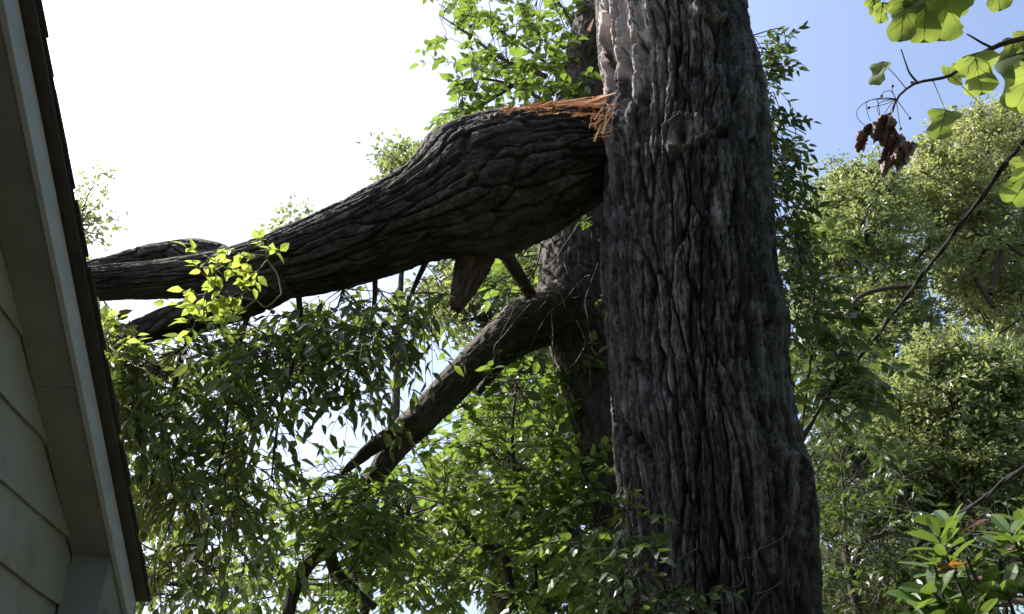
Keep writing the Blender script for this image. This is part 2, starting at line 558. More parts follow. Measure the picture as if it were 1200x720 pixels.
# ------------------------------------------------------------------ house
def box_np(x0, x1, y0, y1, z0, z1):
    V = np.array([(x, y, z) for z in (z0, z1) for y in (y0, y1) for x in (x0, x1)], float)
    F = np.array([(0, 2, 3, 1), (4, 5, 7, 6), (0, 1, 5, 4), (2, 6, 7, 3), (0, 4, 6, 2), (1, 3, 7, 5)])
    return V, F

def extrude_poly(poly, axis_pts):
    """poly: list of (a,b) in the Y-Z plane, extruded in X from axis_pts[0] to [1]; returns bmesh-less python data"""
    n = len(poly)
    V = [(axis_pts[0], a, b) for a, b in poly] + [(axis_pts[1], a, b) for a, b in poly]
    F = [tuple(range(n))[::-1], tuple(range(n, 2 * n))] + [(i, (i + 1) % n, n + (i + 1) % n, n + i) for i in range(n)]
    return V, F

def pydata(name, V, F, mat, parent=None, bevel=0):
    me = bpy.data.meshes.new(name)
    me.from_pydata([tuple(map(float, v)) for v in V], [], [tuple(int(i) for i in f) for f in F])
    me.materials.append(mat)
    if bevel:
        import bmesh
        bm = bmesh.new(); bm.from_mesh(me)
        bmesh.ops.recalc_face_normals(bm, faces=bm.faces)
        bmesh.ops.bevel(bm, geom=bm.edges[:], offset=bevel, segments=1, affect='EDGES')
        bm.to_mesh(me); bm.free()
    return link(name, me, parent)

def house():
    m, t, b, o = mat_new('painted_siding')
    ob = t.nodes.new('ShaderNodeTexCoord').outputs['Object']
    n1 = noise_node(t, ob, 1.2, 6, 0.6)
    c = ramp(t, n1.outputs[0], [(0.35, (0.25, 0.245, 0.21)), (0.65, (0.32, 0.315, 0.275))]).outputs[0]
    n2 = noise_node(t, ob, 3.5, 8, 0.7, (1, 1, 0.5))
    c = mix_col(t, ramp(t, n2.outputs[0], [(0.55, (0, 0, 0)), (0.72, (0.6, 0.6, 0.6))]).outputs[0], c, (0.14, 0.12, 0.08))
    t.links.new(c, b.inputs['Base Color']); b.inputs['Roughness'].default_value = 0.7
    n3 = noise_node(t, ob, 40, 6, 0.6, (1, 0.3, 1)); bp = t.nodes.new('ShaderNodeBump'); bp.inputs['Distance'].default_value = 0.002
    t.links.new(n3.outputs[0], bp.inputs['Height']); t.links.new(bp.outputs[0], b.inputs['Normal'])
    sid = m
    soff = plain_mat('painted_soffit', (0.17, 0.168, 0.165), (0.25, 0.247, 0.243), 2.5, 0.7, 0.002)
    trim = plain_mat('painted_trim', (0.32, 0.33, 0.345), (0.45, 0.46, 0.475), 3.0, 0.6, 0.002, (3, 0.6, 3))
    shing = plain_mat('asphalt_shingle', (0.028, 0.026, 0.026), (0.065, 0.06, 0.058), 30, 0.95, 0.004)
    drip = plain_mat('dark_drip_edge', (0.04, 0.035, 0.035), (0.08, 0.07, 0.065), 8, 0.6, 0.001)

    h = thing('house', 'single storey house with pale lap siding, raking gable eave and dark shingles', 'house', (0, 0, 0))
    h.rotation_euler = (0, 0, math.radians(2.8))
    SL = 0.586
    z_soff = lambda y: CAM_Z + 2.48 - SL * (abs(y) - 2.0)      # underside of the raking soffit, ridge over y = 0
    W, E, YE, XB = -1.80, -1.60, 4.44, -10.5
    YW = 4.14
    # plain wall core behind the boards
    core = [(-YW, 0.0), (YW, 0.0), (YW, z_soff(YW) - 0.02), (0, z_soff(0) - 0.02), (-YW, z_soff(YW) - 0.02)]
    wall = pydata('wall', *extrude_poly(core, (XB, W - 0.02)), sid, h)
    # lap siding on the gable: one board per course and length
    rng = np.random.default_rng(5)
    z = CAM_Z + 1.83
    exp = 0.262
    z0 = z - exp * math.floor((z - 0.25) / exp)
    k = 0
    while True:
        zb = z0 + k * exp
        zt = zb + exp + 0.03
        if zb > z_soff(0): break
        yl = min(YW, (z_soff(0) - zb) / SL)
        cuts = [-yl, *(sorted(rng.uniform(-0.7, 0.7, 1) * yl)), yl] if yl > 1 else [-yl, yl]
        if abs(zb - (z0 + exp * math.floor((CAM_Z + 1.15 - z0) / exp))) < 0.01: cuts = [-yl, 0.4, 3.62, yl]
        for a, c_ in zip(cuts[:-1], cuts[1:]):
            nn = max(4, int((c_ - a) / 0.07))
            ys = np.linspace(a + 0.0015, c_ - 0.0015, nn)
            V = []
            for i, y in enumerate(ys):
                wv = 0.0035 * math.sin(y * 5.3 + k) + 0.004 * (float(vnoise(np.array([y * 6.0]), np.array([k * 7.7]), None, 2)[0]) - 0.5)
                wz = 0.004 * math.sin(y * 3.1 + 2 * k) + 0.009 * (float(vnoise(np.array([y * 7.0]), np.array([k * 3.3]), None, 5)[0]) - 0.5)
                ztop = min(zt, max(zb + 0.004, z_soff(y) - 0.004))
                f = (ztop - zb) / (zt - zb)
                V += [(W + 0.003 + wv, y, zb + wz), (W + 0.011 + wv, y, zb + wz), (W + 0.011 + wv - 0.021 * f, y, ztop), (W - 0.019, y, ztop)]
            F = []
            for i in range(nn - 1):
                a4 = i * 4; b4 = a4 + 4
                for q in range(4): F.append((a4 + q, b4 + q, b4 + (q + 1) % 4, a4 + (q + 1) % 4))
            F += [(0, 1, 2, 3), tuple(reversed([(nn - 1) * 4 + q for q in range(4)]))]
            o = pydata('siding_board', V, F, sid, wall)
        k += 1
    # raking soffit, fascia, drip edge and shingles on both slopes
    roof = None
    for sg in (1, -1):
        y_e = YE
        def prof(x0, x1, off0, off1, ya=0.0, yb=y_e):
            pts = [(sg * ya, z_soff(ya) + off0), (sg * yb, z_soff(yb) + off0), (sg * yb, z_soff(yb) + off1), (sg * ya, z_soff(ya) + off1)]
            return extrude_poly(pts, (x0, x1))
        # soffit in two boards with a visible butt joint
        for ya, yb in ((0.0, 3.305), (3.309, y_e - 0.02)):
            pydata('soffit_board', *prof(W + 0.001, E - 0.024, 0.0, 0.014, ya, yb), soff, h)
        pydata('fascia_board', *prof(E - 0.022, E, -0.012, 0.105, 0.0, y_e), trim, h)
        pydata('roof_deck', *prof(XB - 0.3, E - 0.024, 0.016, 0.118), soff, h)
        if sg == 1:
            roof = pydata('roof', *prof(XB - 0.3, E + 0.045, 0.119, 0.135, 0.0, y_e + 0.02), drip, h)
        else:
            pydata('roof', *prof(XB - 0.3, E + 0.045, 0.119, 0.135, 0.0, y_e + 0.02), drip, h)
        ln = math.hypot(1, SL)
        nC = 37
        step = (y_e + 0.05) / nC
        for c_ in range(nC):
            y1 = y_e + 0.05 - c_ * step
            y0 = max(0.0, y1 - step * 1.7)
            o0, o1 = 0.137, 0.150
            xe = E + 0.055 + float(rng.uniform(-0.006, 0.010))
            pts = [(sg * y1, z_soff(y1) + o0 + 0.008), (sg * y1, z_soff(y1) + o1 + 0.006), (sg * y0, z_soff(y0) + o1 - 0.004), (sg * y0, z_soff(y0) + o0 - 0.0005)]
            pydata('shingle_course', *extrude_poly(pts, (XB - 0.33, xe)), shing, roof)
        # eave soffit + boxed cornice return at the foot of the rake
        zr = z_soff(YE) - 0.012
        V, F = box_np(XB, E - 0.001, YW + 0.0, YE - 0.002, zr - 0.06, zr - 0.002)
        V[:, 1] *= sg
        pydata('eave_soffit', V, F if sg == 1 else F[:, ::-1], soff, h)
        zt = z_soff(YW - 0.06)
        pts = [(sg * (YW - 0.06), zr - 0.10), (sg * (YE + 0.004), zr - 0.10), (sg * (YE + 0.004), z_soff(YE) + 0.10), (sg * (YW - 0.06), zt - 0.003)]
        pydata('cornice_return', *extrude_poly(pts, (W + 0.002, E - 0.026)), trim if False else soff, h)
        V, F = box_np(XB, E + 0.004, YE + 0.006, YE + 0.026, zr - 0.11, zr + 0.10)
        V[:, 1] *= sg
        pydata('eave_fascia', V, F if sg == 1 else F[:, ::-1], trim, h)
        V, F = box_np(W + 0.014, W + 0.04, sg * (YW - 0.07) if sg == -1 else YW - 0.09, sg * (YW + 0.012) if sg == -1 else YW + 0.012, 0.1, zr - 0.105)
        pydata('corner_board', V, F, trim, h)
house()

# ------------------------------------------------------------------ the big oak trunk
OAK_Y = 4.8
EDGE = [(-40, 694, 866), (0, 696, 868), (50, 699, 875), (100, 708, 888), (130, 712, 894), (170, 709, 899), (230, 706, 901), (290, 706, 905), (330, 706, 909), (380, 709, 915), (420, 712, 919), (470, 715, 926), (500, 717, 931), (540, 721, 941), (570, 725, 949), (620, 733, 953), (680, 742, 956), (720, 748, 957), (760, 752, 962)]

def oak():
    zs = []; xc = []; rr = []
    for y, l, r in EDGE:
        p = at((l + r) / 2, y, OAK_Y); s = scale_at((l + r) / 2, y, OAK_Y)
        zs.append(p[2]); xc.append(p[0]); rr.append((r - l) / 2 * s * 0.985)
    zs = np.array(zs[::-1]); xc = np.array(xc[::-1]); rr = np.array(rr[::-1])
    # down to the root flare, up to the crotch
    zs = np.concatenate([[-0.25, 0.15, 0.8, 1.7], zs, [9.2, 10.2, 11.0]])
    xc = np.concatenate([[xc[0] - .02] * 4, xc, [xc[-1] - 0.03, xc[-1] - 0.05, xc[-1] - 0.05]])
    rr = np.concatenate([[0.98, 0.80, 0.64, rr[0] * 1.03], rr, [0.58, 0.55, 0.36]])
    zg = np.concatenate([np.linspace(-0.25, 2.65, 60, endpoint=False), np.linspace(2.65, 7.9, 740, endpoint=False), np.linspace(7.9, 11.0, 90)])
    nz = len(zg); ns = 481
    # girth samples: dense on the side of the lane, coarse at the back
    th0 = math.radians(-104)
    q = np.linspace(-1, 1, ns)
    th = th0 + math.pi * (0.62 * q + 0.38 * q ** 3)
    C = 2 * math.pi * 0.56
    a = (th - th[0])
    U = (a / (2 * math.pi) * C)[None] * np.ones((nz, 1)); U[:, -1] = 0
    V = zg[:, None] * np.ones((1, ns))
    h, tone = bark(U, V, C, 0.080, 0.75, 1)
    R = np.interp(zg, zs, rr)[:, None] * np.ones((1, ns))
    X0 = np.interp(zg, zs, xc)[:, None]
    TH = th[None] * np.ones((nz, 1))
    # buttress flare + broad fluting
    R = R * (1 + 0.16 * np.exp(-np.maximum(V, 0) / 0.7) * np.cos(TH * 5 + 1) * (V < 3))
    R = R + 0.02 * fbm(U / C * 8, V * 0.55, 8, 77, 2) * 2
    disp = 0.078 * (h - 0.75)
    # knots, burls and scars: (px, py, centre angle off the front in degrees, half width m, half height m, height, pit, ring)
    KN = [('branch_scar', 172, 3, 0.16, 0.19, 0.035, 0.12, True),
          ('branch_scar', 28, 26, 0.14, 0.13, 0.05, 0.10, True),
          ('burl', 352, 70, 0.10, 0.16, 0.06, 0.0, True),
          ('burl', 572, 56, 0.20, 0.27, 0.06, 0.06, True),
          (None, 50, -46, 0.20, 0.60, 0.05, 0.0, False),
          (None, 135, -36, 0.17, 0.18, 0.07, 0.0, False),
          (None, 185, 8, 0.30, 0.24, 0.03, 0.0, False),
          (None, 300, 20, 0.40, 0.5, 0.02, 0.0, False)]
    face_tag = np.zeros((nz, ns), int)
    # sun patch above the break, painted pale into the tone, over raised ridges
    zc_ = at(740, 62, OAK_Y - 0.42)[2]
    sun_zone = np.exp(-(((TH - th0 - math.radians(-46)) * R / 0.34) ** 2 + ((V - zc_) / 0.85) ** 2) ** 2)
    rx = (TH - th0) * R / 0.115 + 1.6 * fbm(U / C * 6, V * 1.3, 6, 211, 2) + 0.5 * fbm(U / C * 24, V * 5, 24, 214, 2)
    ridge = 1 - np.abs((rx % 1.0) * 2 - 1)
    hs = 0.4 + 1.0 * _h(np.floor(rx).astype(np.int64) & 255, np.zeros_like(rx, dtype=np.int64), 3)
    disp = disp + sun_zone * 0.075 * hs * sstep(0.0, 0.9, ridge)
    pale = sun_zone * sstep(0.22, 0.50, vnoise(U / C * 46, V * 3.0, 46, 201) * 0.6 + vnoise(U / C * 110, V * 9.0, 110, 202) * 0.4)
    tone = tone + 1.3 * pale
    for i, (nm, py, off, hw, hh, hgt, pit, own) in enumerate(KN):
        zc = at(800, py, OAK_Y - 0.5)[2]
        tc = th0 + math.radians(off)
        du = (TH - tc) * R / hw; dv = (V - zc) / hh
        d = np.hypot(du, dv)
        ang = np.arctan2(dv, du)
        dd = d * (1 + 0.18 * fbm(np.cos(ang) * 1.5 + 9, np.sin(ang) * 1.5 + 9, None, 31 + i, 3) * 2)
        base = np.exp(-dd ** 2 * 1.1) * hgt
        if pit:
            base += -pit * np.exp(-((du * 5.5) ** 2 + (dv * 1.9) ** 2) * 1.3)
            base += hgt * (1.0 if nm == 'branch_scar' else 0.25) * np.exp(-((dd - 0.80) / 0.13) ** 2)
            base += 0.006 * np.sin(dd * 26 + 2 * fbm(du * 3, dv * 3, None, 9, 2)) * np.exp(-(dd / 0.9) ** 4)
            disp = disp * (1 - (0.92 if nm == 'branch_scar' else 0.3) * np.exp(-(dd / 0.72) ** 6))
        elif own:
            disp = disp * (1 - 0.45 * np.exp(-(dd / 0.8) ** 4))
        else:
            base = base * (0.55 + 0.9 * vnoise(U / C * 60, V * 9, 60, 12 + i))
        disp = disp + base
        if own:
            face_tag = np.where(dd < 0.95, i + 1, face_tag)
    # torn wound where the limb broke out, at the left side
    zc = at(722, 150, OAK_Y)[2]; tc = th0 + math.radians(-66)
    dw = np.hypot((TH - tc) * R / 0.16, (V - zc) / 0.30)
    disp = disp - 0.09 * np.exp(-dw ** 2 * 1.2) * (0.6 + 0.8 * vnoise(U / C * 80, V * 4, 80, 55))
    RR = R + disp
    X = np.stack([X0 + RR * np.cos(TH), OAK_Y + 0.02 * np.sin(V * 0.8) + RR * np.sin(TH), V], -1)
    X[:, -1] = X[:, 0]
    verts = X.reshape(-1, 3)
    UV = np.stack([(a / (2 * math.pi) * C)[None] * np.ones((nz, 1)), V], -1).reshape(-1, 2)
    F = grid_faces(nz, ns)
    ft = face_tag[:-1, :-1].reshape(-1)
    base = (float(xc[0]), OAK_Y, 0.0)
    o = thing('oak_tree', 'massive old tree trunk with deeply furrowed dark bark and round branch scars', 'tree', base)
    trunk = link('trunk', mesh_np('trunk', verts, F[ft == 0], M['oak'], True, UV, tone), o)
    for i, k in enumerate(KN):
        if not k[7]: continue
        sel = F[ft == i + 1]
        if not len(sel): continue
        ids, inv = np.unique(sel, return_inverse=True)
        link(k[0], mesh_np(k[0], verts[ids], inv.reshape(sel.shape), M['scar'] if k[0] == 'branch_scar' else M['oak'], True, UV[ids], tone.ravel()[ids]), o)
    # upper limbs and crown above the picture
    rng = np.random.default_rng(21)
    top = np.array([xc[-1], OAK_Y, 10.6])
    lv = Leaves(); bag = Bag(); sk = []
    for k in range(7):
        an = k * 0.9 + rng.uniform(-.2, .2)
        e = np.array([2.6 + 2.6 * math.cos(an), 3.6 + 2.6 * math.sin(an), rng.uniform(12.4, 14.5)])
        md = (top + e) / 2 + np.array([0, 0, 0.5])
        ob, P, R_ = bark_tube('limb', [top - [0, 0, 0.5], top + (md - top) * .5, md, e], [0.24, 0.20, 0.13, 0.04], M['oak'], o, 20, 0.08, 0.06, 0.3, 0.02, 30 + k)
        sk.append(P[len(P) // 2:])
    sk = np.vstack(sk)
    n = 7000
    c = sk[rng.integers(0, len(sk), 160)] + rng.normal(0, 0.55, (160, 3)) * [1, 1, 0.6]
    c[:, 2] = np.maximum(c[:, 2], 11.2)
    P = c[rng.integers(0, 160, n)] + rng.normal(0, 0.32, (n, 3))
    R3 = frame_from(rng.normal(0, 1, (n, 3)), np.array([0, 0, 1.0]) + rng.normal(0, .6, (n, 3)))
    merged_leaves('crown', FAR, P, R3, rng.uniform(0.09, 0.16, n), M['oak_leaf'], o)
    return o
oak_t = oak()

# ------------------------------------------------------------------ the broken limb
def pxline(rows, Yf):
    pts = []; rad = []
    for i, r in enumerate(rows):
        Y = Yf(i / (len(rows) - 1)) if callable(Yf) else Yf
        pts.append(at(r[0], r[1], Y)); rad.append(r[2] * scale_at(r[0], r[1], Y))
    return pts, rad

def splinter_mesh(rng, L, wd, th):
    """a torn strip of wood: ragged, tapering, slightly bent, along +X"""
    n = 6
    V = []
    bend = rng.uniform(-0.12, 0.12) * L; tw = rng.uniform(-.5, .5)
    for i in range(n):
        t = i / (n - 1)
        w_ = wd * (1 - t ** 1.6) * rng.uniform(0.8, 1.15) * 0.5 + 0.0006
        h_ = th * (1 - t ** 1.3) * rng.uniform(0.7, 1.2) * 0.5 + 0.0005
        c, s = math.cos(tw * t), math.sin(tw * t)
        yo = bend * t * t; zo = bend * 0.5 * t * t
        for a, b in ((w_, h_), (-w_, h_ * 0.7), (-w_ * 0.8, -h_), (w_ * 0.9, -h_ * 0.8)):
            V.append((t * L, yo + a * c - b * s, zo + a * s + b * c))
    F = []
    for i in range(n - 1):
        for q in range(4): F.append((i * 4 + q, i * 4 + (q + 1) % 4, i * 4 + 4 + (q + 1) % 4, i * 4 + 4 + q))
    F += [(3, 2, 1, 0), tuple((n - 1) * 4 + q for q in range(4))]
    return V, F

def broken_limb():
    rng = np.random.default_rng(11)
    rows = [(748, 168, 46), (722, 178, 46), (690, 183, 56), (650, 194, 67), (605, 208, 78), (556, 224, 81), (530, 236, 73), (500, 249, 57), (470, 262, 51.5), (440, 275, 49), (400, 290, 46), (350, 306, 41), (300, 317, 34), (250, 322, 27), (180, 328, 22), (110, 333, 20), (20, 345, 18), (-80, 362, 15)]
    Yf = lambda t: 4.80 + 0.12 * t
    pts, rad = pxline(rows, Yf)
    o = thing('broken_limb', 'huge broken limb torn from the trunk, hanging out across open sky', 'tree limb', pts[1])
    ob, P, R = bark_tube('limb', pts, rad, M['limb'], o, 300, 0.0075, 0.055, 0.55, 0.040, 3, 0.035)
    T, N, B = frames(P, (0, 0, 1))
    # upper fork that lies behind and dips beyond the eave
    rows2 = [(268, 312, 20), (238, 303, 21), (205, 297, 15), (170, 301, 13), (130, 312, 12), (95, 321, 11), (20, 336, 9), (-70, 352, 7)]
    p2, r2 = pxline(rows2, lambda t: 4.95 + 0.25 * t)
    bark_tube('upper_fork', p2, r2, M['limb'], o, 90, 0.012, 0.05, 0.25, 0.022, 5, 0.08)
    rows3 = [(335, 325, 22), (290, 347, 24), (240, 366, 20), (190, 380, 16), (150, 396, 13), (118, 420, 10), (96, 470, 7), (90, 520, 4)]
    p3, r3 = pxline(rows3, lambda t: 4.85 + 0.35 * t)
    _, P3, R3_ = bark_tube('lower_fork', p3, r3, M['limb'], o, 80, 0.012, 0.05, 0.25, 0.02, 6, 0.08)
    # snapped stub under the limb, bark stripped
    rows4 = [(568, 258, 19), (559, 290, 19), (549, 322, 15.5), (540, 346, 11), (533, 362, 7)]
    p4, r4 = pxline(rows4, lambda t: 5.06 - 0.02 * t)
    bark_tube('snapped_stub', p4, r4, M['bare'], o, 72, 0.007, 0.035, 0.5, 0.045, 8, 0.14, 0.05)
    rows5 = [(575, 268, 9), (592, 298, 8), (606, 320, 7.5), (622, 346, 7)]
    p5, r5 = pxline(rows5, lambda t: 5.1 + 0.6 * t)
    bark_tube('side_branch', p5, r5, M['grey_bark'], o, 24, 0.02, 0.04, 0.2, 0.008, 9)
    # torn wood: the top of the limb beside the trunk and the ragged face where it left the trunk
    me = ob.data
    nv = len(me.vertices); co = np.empty(nv * 3, np.float32); me.vertices.foreach_get('co', co); co = co.reshape(-1, 3).astype(float)
    nr = np.empty(nv * 3, np.float32); me.vertices.foreach_get('normal', nr); nr = nr.reshape(-1, 3).astype(float)
    X, Yp, _ = to_px(co)
    cyl = np.interp(X, [r[0] for r in rows[::-1]], [r[1] for r in rows[::-1]]); rl = np.interp(X, [r[0] for r in rows[::-1]], [r[2] for r in rows[::-1]])
    rag = fbm(X * 0.11, co[:, 1] * 9, None, 61, 3)
    thick = np.interp(X, [588, 612, 640, 680, 700, 735], [0, 3, 6, 9, 20, 26]) * (1 + 1.6 * rag)
    lin = (X > 592 + 40 * rag)
    torn_top = lin & (nr[:, 2] > -0.1) & ((Yp < cyl - rl + 4 + thick) | (nr[:, 1] > 0.1))
    face = (X > 690 + 26 * rag) & (X < 760) & (Yp < 163 + 26 * rag) & (nr[:, 2] > -0.45)
    tv = torn_top | face
    fl = np.empty(len(me.loops), np.int32); me.loops.foreach_get('vertex_index', fl)
    uvl = np.empty(len(me.loops) * 2, np.float32); me.uv_layers[0].data.foreach_get('uv', uvl)
    uvv = np.zeros((nv, 2)); uvv[fl] = uvl.reshape(-1, 2)
    tn = np.empty(nv, np.float32); me.attributes['tone'].data.foreach_get('value', tn)
    Fq = fl.reshape(-1, 4)
    isT = tv[Fq].all(1)
    cand = np.where(isT)[0]; lab = np.full(nv, nv); u_ = np.unique(Fq[cand]); lab[u_] = u_
    for _k in range(400):
        mn = lab[Fq[cand]].min(1); old = lab.copy()
        np.minimum.at(lab, Fq[cand].ravel(), np.repeat(mn, 4))
        if (lab == old).all(): break
    fl_ = lab[Fq[cand][:, 0]]; vals, cnt = np.unique(fl_, return_counts=True)
    isT[cand[fl_ != vals[np.argmax(cnt)]]] = False
    keepF = Fq[~isT]
    nm = mesh_np('limb', co, keepF, M['limb'], True, uvv, tn)
    ob.data = nm
    fib = fbm(uvv[:, 0] * 70, uvv[:, 1] * 3.5, None, 91, 3) + 0.5 * fbm(uvv[:, 0] * 160, uvv[:, 1] * 5, None, 92, 2)
    sel = Fq[isT]
    ids, inv = np.unique(sel, return_inverse=True)
    tvv = co[ids] + nr[ids] * (0.075 * fib[ids] + 0.004)[:, None]
    tw = link('torn_wood', mesh_np('torn_wood', tvv, inv.reshape(sel.shape), M['torn'], False), o)
    tag(tw, 'fresh orange torn wood along the top of the limb')
    # splinters: (px, py, dx, dy length px)
    base = np.array(o['_wb'])
    def splinter(px, py, qx, qy, wpx, Y, pale):
        a = at(px, py, Y); b = at(qx, qy, Y + rng.uniform(-0.04, 0.04))
        L = np.linalg.norm(b - a); s = scale_at(px, py, Y)
        V, F = splinter_mesh(rng, L, wpx * s, wpx * s * 0.6)
        sp = pydata('splinter', V, F, M['torn_pale'] if pale else M['torn'], o)
        Rm = frame_from((b - a)[None], np.array([[0.1, -1.0, 0.2]]))[0]
        mm = np.eye(4); mm[:3, :3] = Rm; mm[:3, 3] = a - base
        sp.matrix_local = Matrix(mm.tolist())
    for k in range(34):
        x0 = rng.uniform(610, 706); t = (x0 - 610) / 96
        y0 = 127 - 15 * t + rng.uniform(-1, 3 + 10 * t)
        splinter(x0, y0, min(x0 + rng.uniform(18, 50), 732), y0 - rng.uniform(2, 9), rng.uniform(1.4, 3.4), 4.47 + rng.uniform(0, .06), rng.random() < 0.4)
    for k in range(34):
        x0 = rng.uniform(688, 722); y0 = rng.uniform(124, 162)
        if rng.random() < 0.7:
            splinter(x0, y0, x0 + rng.uniform(8, 24), y0 - rng.uniform(0, 7), rng.uniform(1.2, 2.6), 4.42 + rng.uniform(0, .05), rng.random() < .25)
        else:
            splinter(x0, y0 + 6, x0 + rng.uniform(4, 12), y0 - rng.uniform(8, 20), rng.uniform(1.2, 2.6), 4.40, rng.random() < .5)
    splinter(706, 158, 714, 126, 3.2, 4.36, True)
    splinter(727, 108, 684, 121, 3.6, 4.40, True)
    splinter(690, 36, 696, 22, 4, 4.7, True)
    # shredded knob on the shoulder of the limb
    for k in range(14):
        x0 = rng.uniform(566, 600); y0 = 150 - (x0 - 566) * 0.35 + rng.uniform(-6, 8)
        splinter(x0, y0, x0 + rng.uniform(-12, 12), y0 - rng.uniform(-7, 10), rng.uniform(2, 5), 4.40 + rng.uniform(0, .06), rng.random() < .25)
    bark_tube('torn_knob', [at(570, 156, 4.42), at(580, 146, 4.40), at(598, 138, 4.44)], [0.05, 0.06, 0.03], M['bare'], o, 32, 0.01, 0.02, 0.05, 0.03, 12, 0.2)
    # hanging leafy boughs in the lower left
    lv = Leaves(); bag = Bag()
    skel = np.vstack([P3[len(P3) // 3:], P[(P[:, 0] < 0.4) & (P[:, 0] > -3.2)][::10] - [0, 0, 0.15]])
    boughs = [[(300, 345), (275, 420), (262, 520), (240, 640)], [(230, 370), (205, 450), (180, 560), (150, 660)], [(170, 392), (150, 450), (135, 540)], [(350, 345), (352, 400), (330, 470), (318, 560)], [(440, 320), (436, 370), (410, 430), (402, 470)], [(500, 305), (480, 350), (462, 410)]]
    for bl in boughs:
        q = [at(x, y, 4.95 + 0.22 * i) for i, (x, y) in enumerate(bl)]
        PPb, RRb = spline(q, np.linspace(0.022, 0.006, len(q)), 24)
        bag.tube(PPb, RRb, 6)
        skel = np.vstack([skel, PPb])
    E = [(160, 440, 60, 60, 4.5, 5.8, 95), (190, 520, 80, 70, 4.6, 6.2, 105), (205, 610, 85, 75, 4.8, 6.4, 60), (205, 695, 60, 45, 4.8, 6.4, 26),
         (280, 400, 80, 40, 4.6, 5.8, 90), (290, 475, 50, 55, 4.8, 6.0, 50), (290, 580, 55, 70, 4.8, 6.4, 38),
         (420, 370, 85, 34, 4.6, 5.6, 75), (425, 425, 36, 45, 4.8, 5.6, 28), (350, 395, 50, 40, 4.8, 5.6, 38), (500, 345, 30, 30, 4.8, 5.6, 12), (140, 410, 34, 40, 4.4, 5.2, 30)]
    grow(rng, lv, bag, skel, E, 0.118, (6, 10), (0.18, 0.36), 0.7, 3, 0.010, (0, 0, -0.5))
    tg = link('twig', bag.mesh('twig', M['twig']), o); tg['kind'] = 'stuff'
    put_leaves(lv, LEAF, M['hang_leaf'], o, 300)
broken_limb()

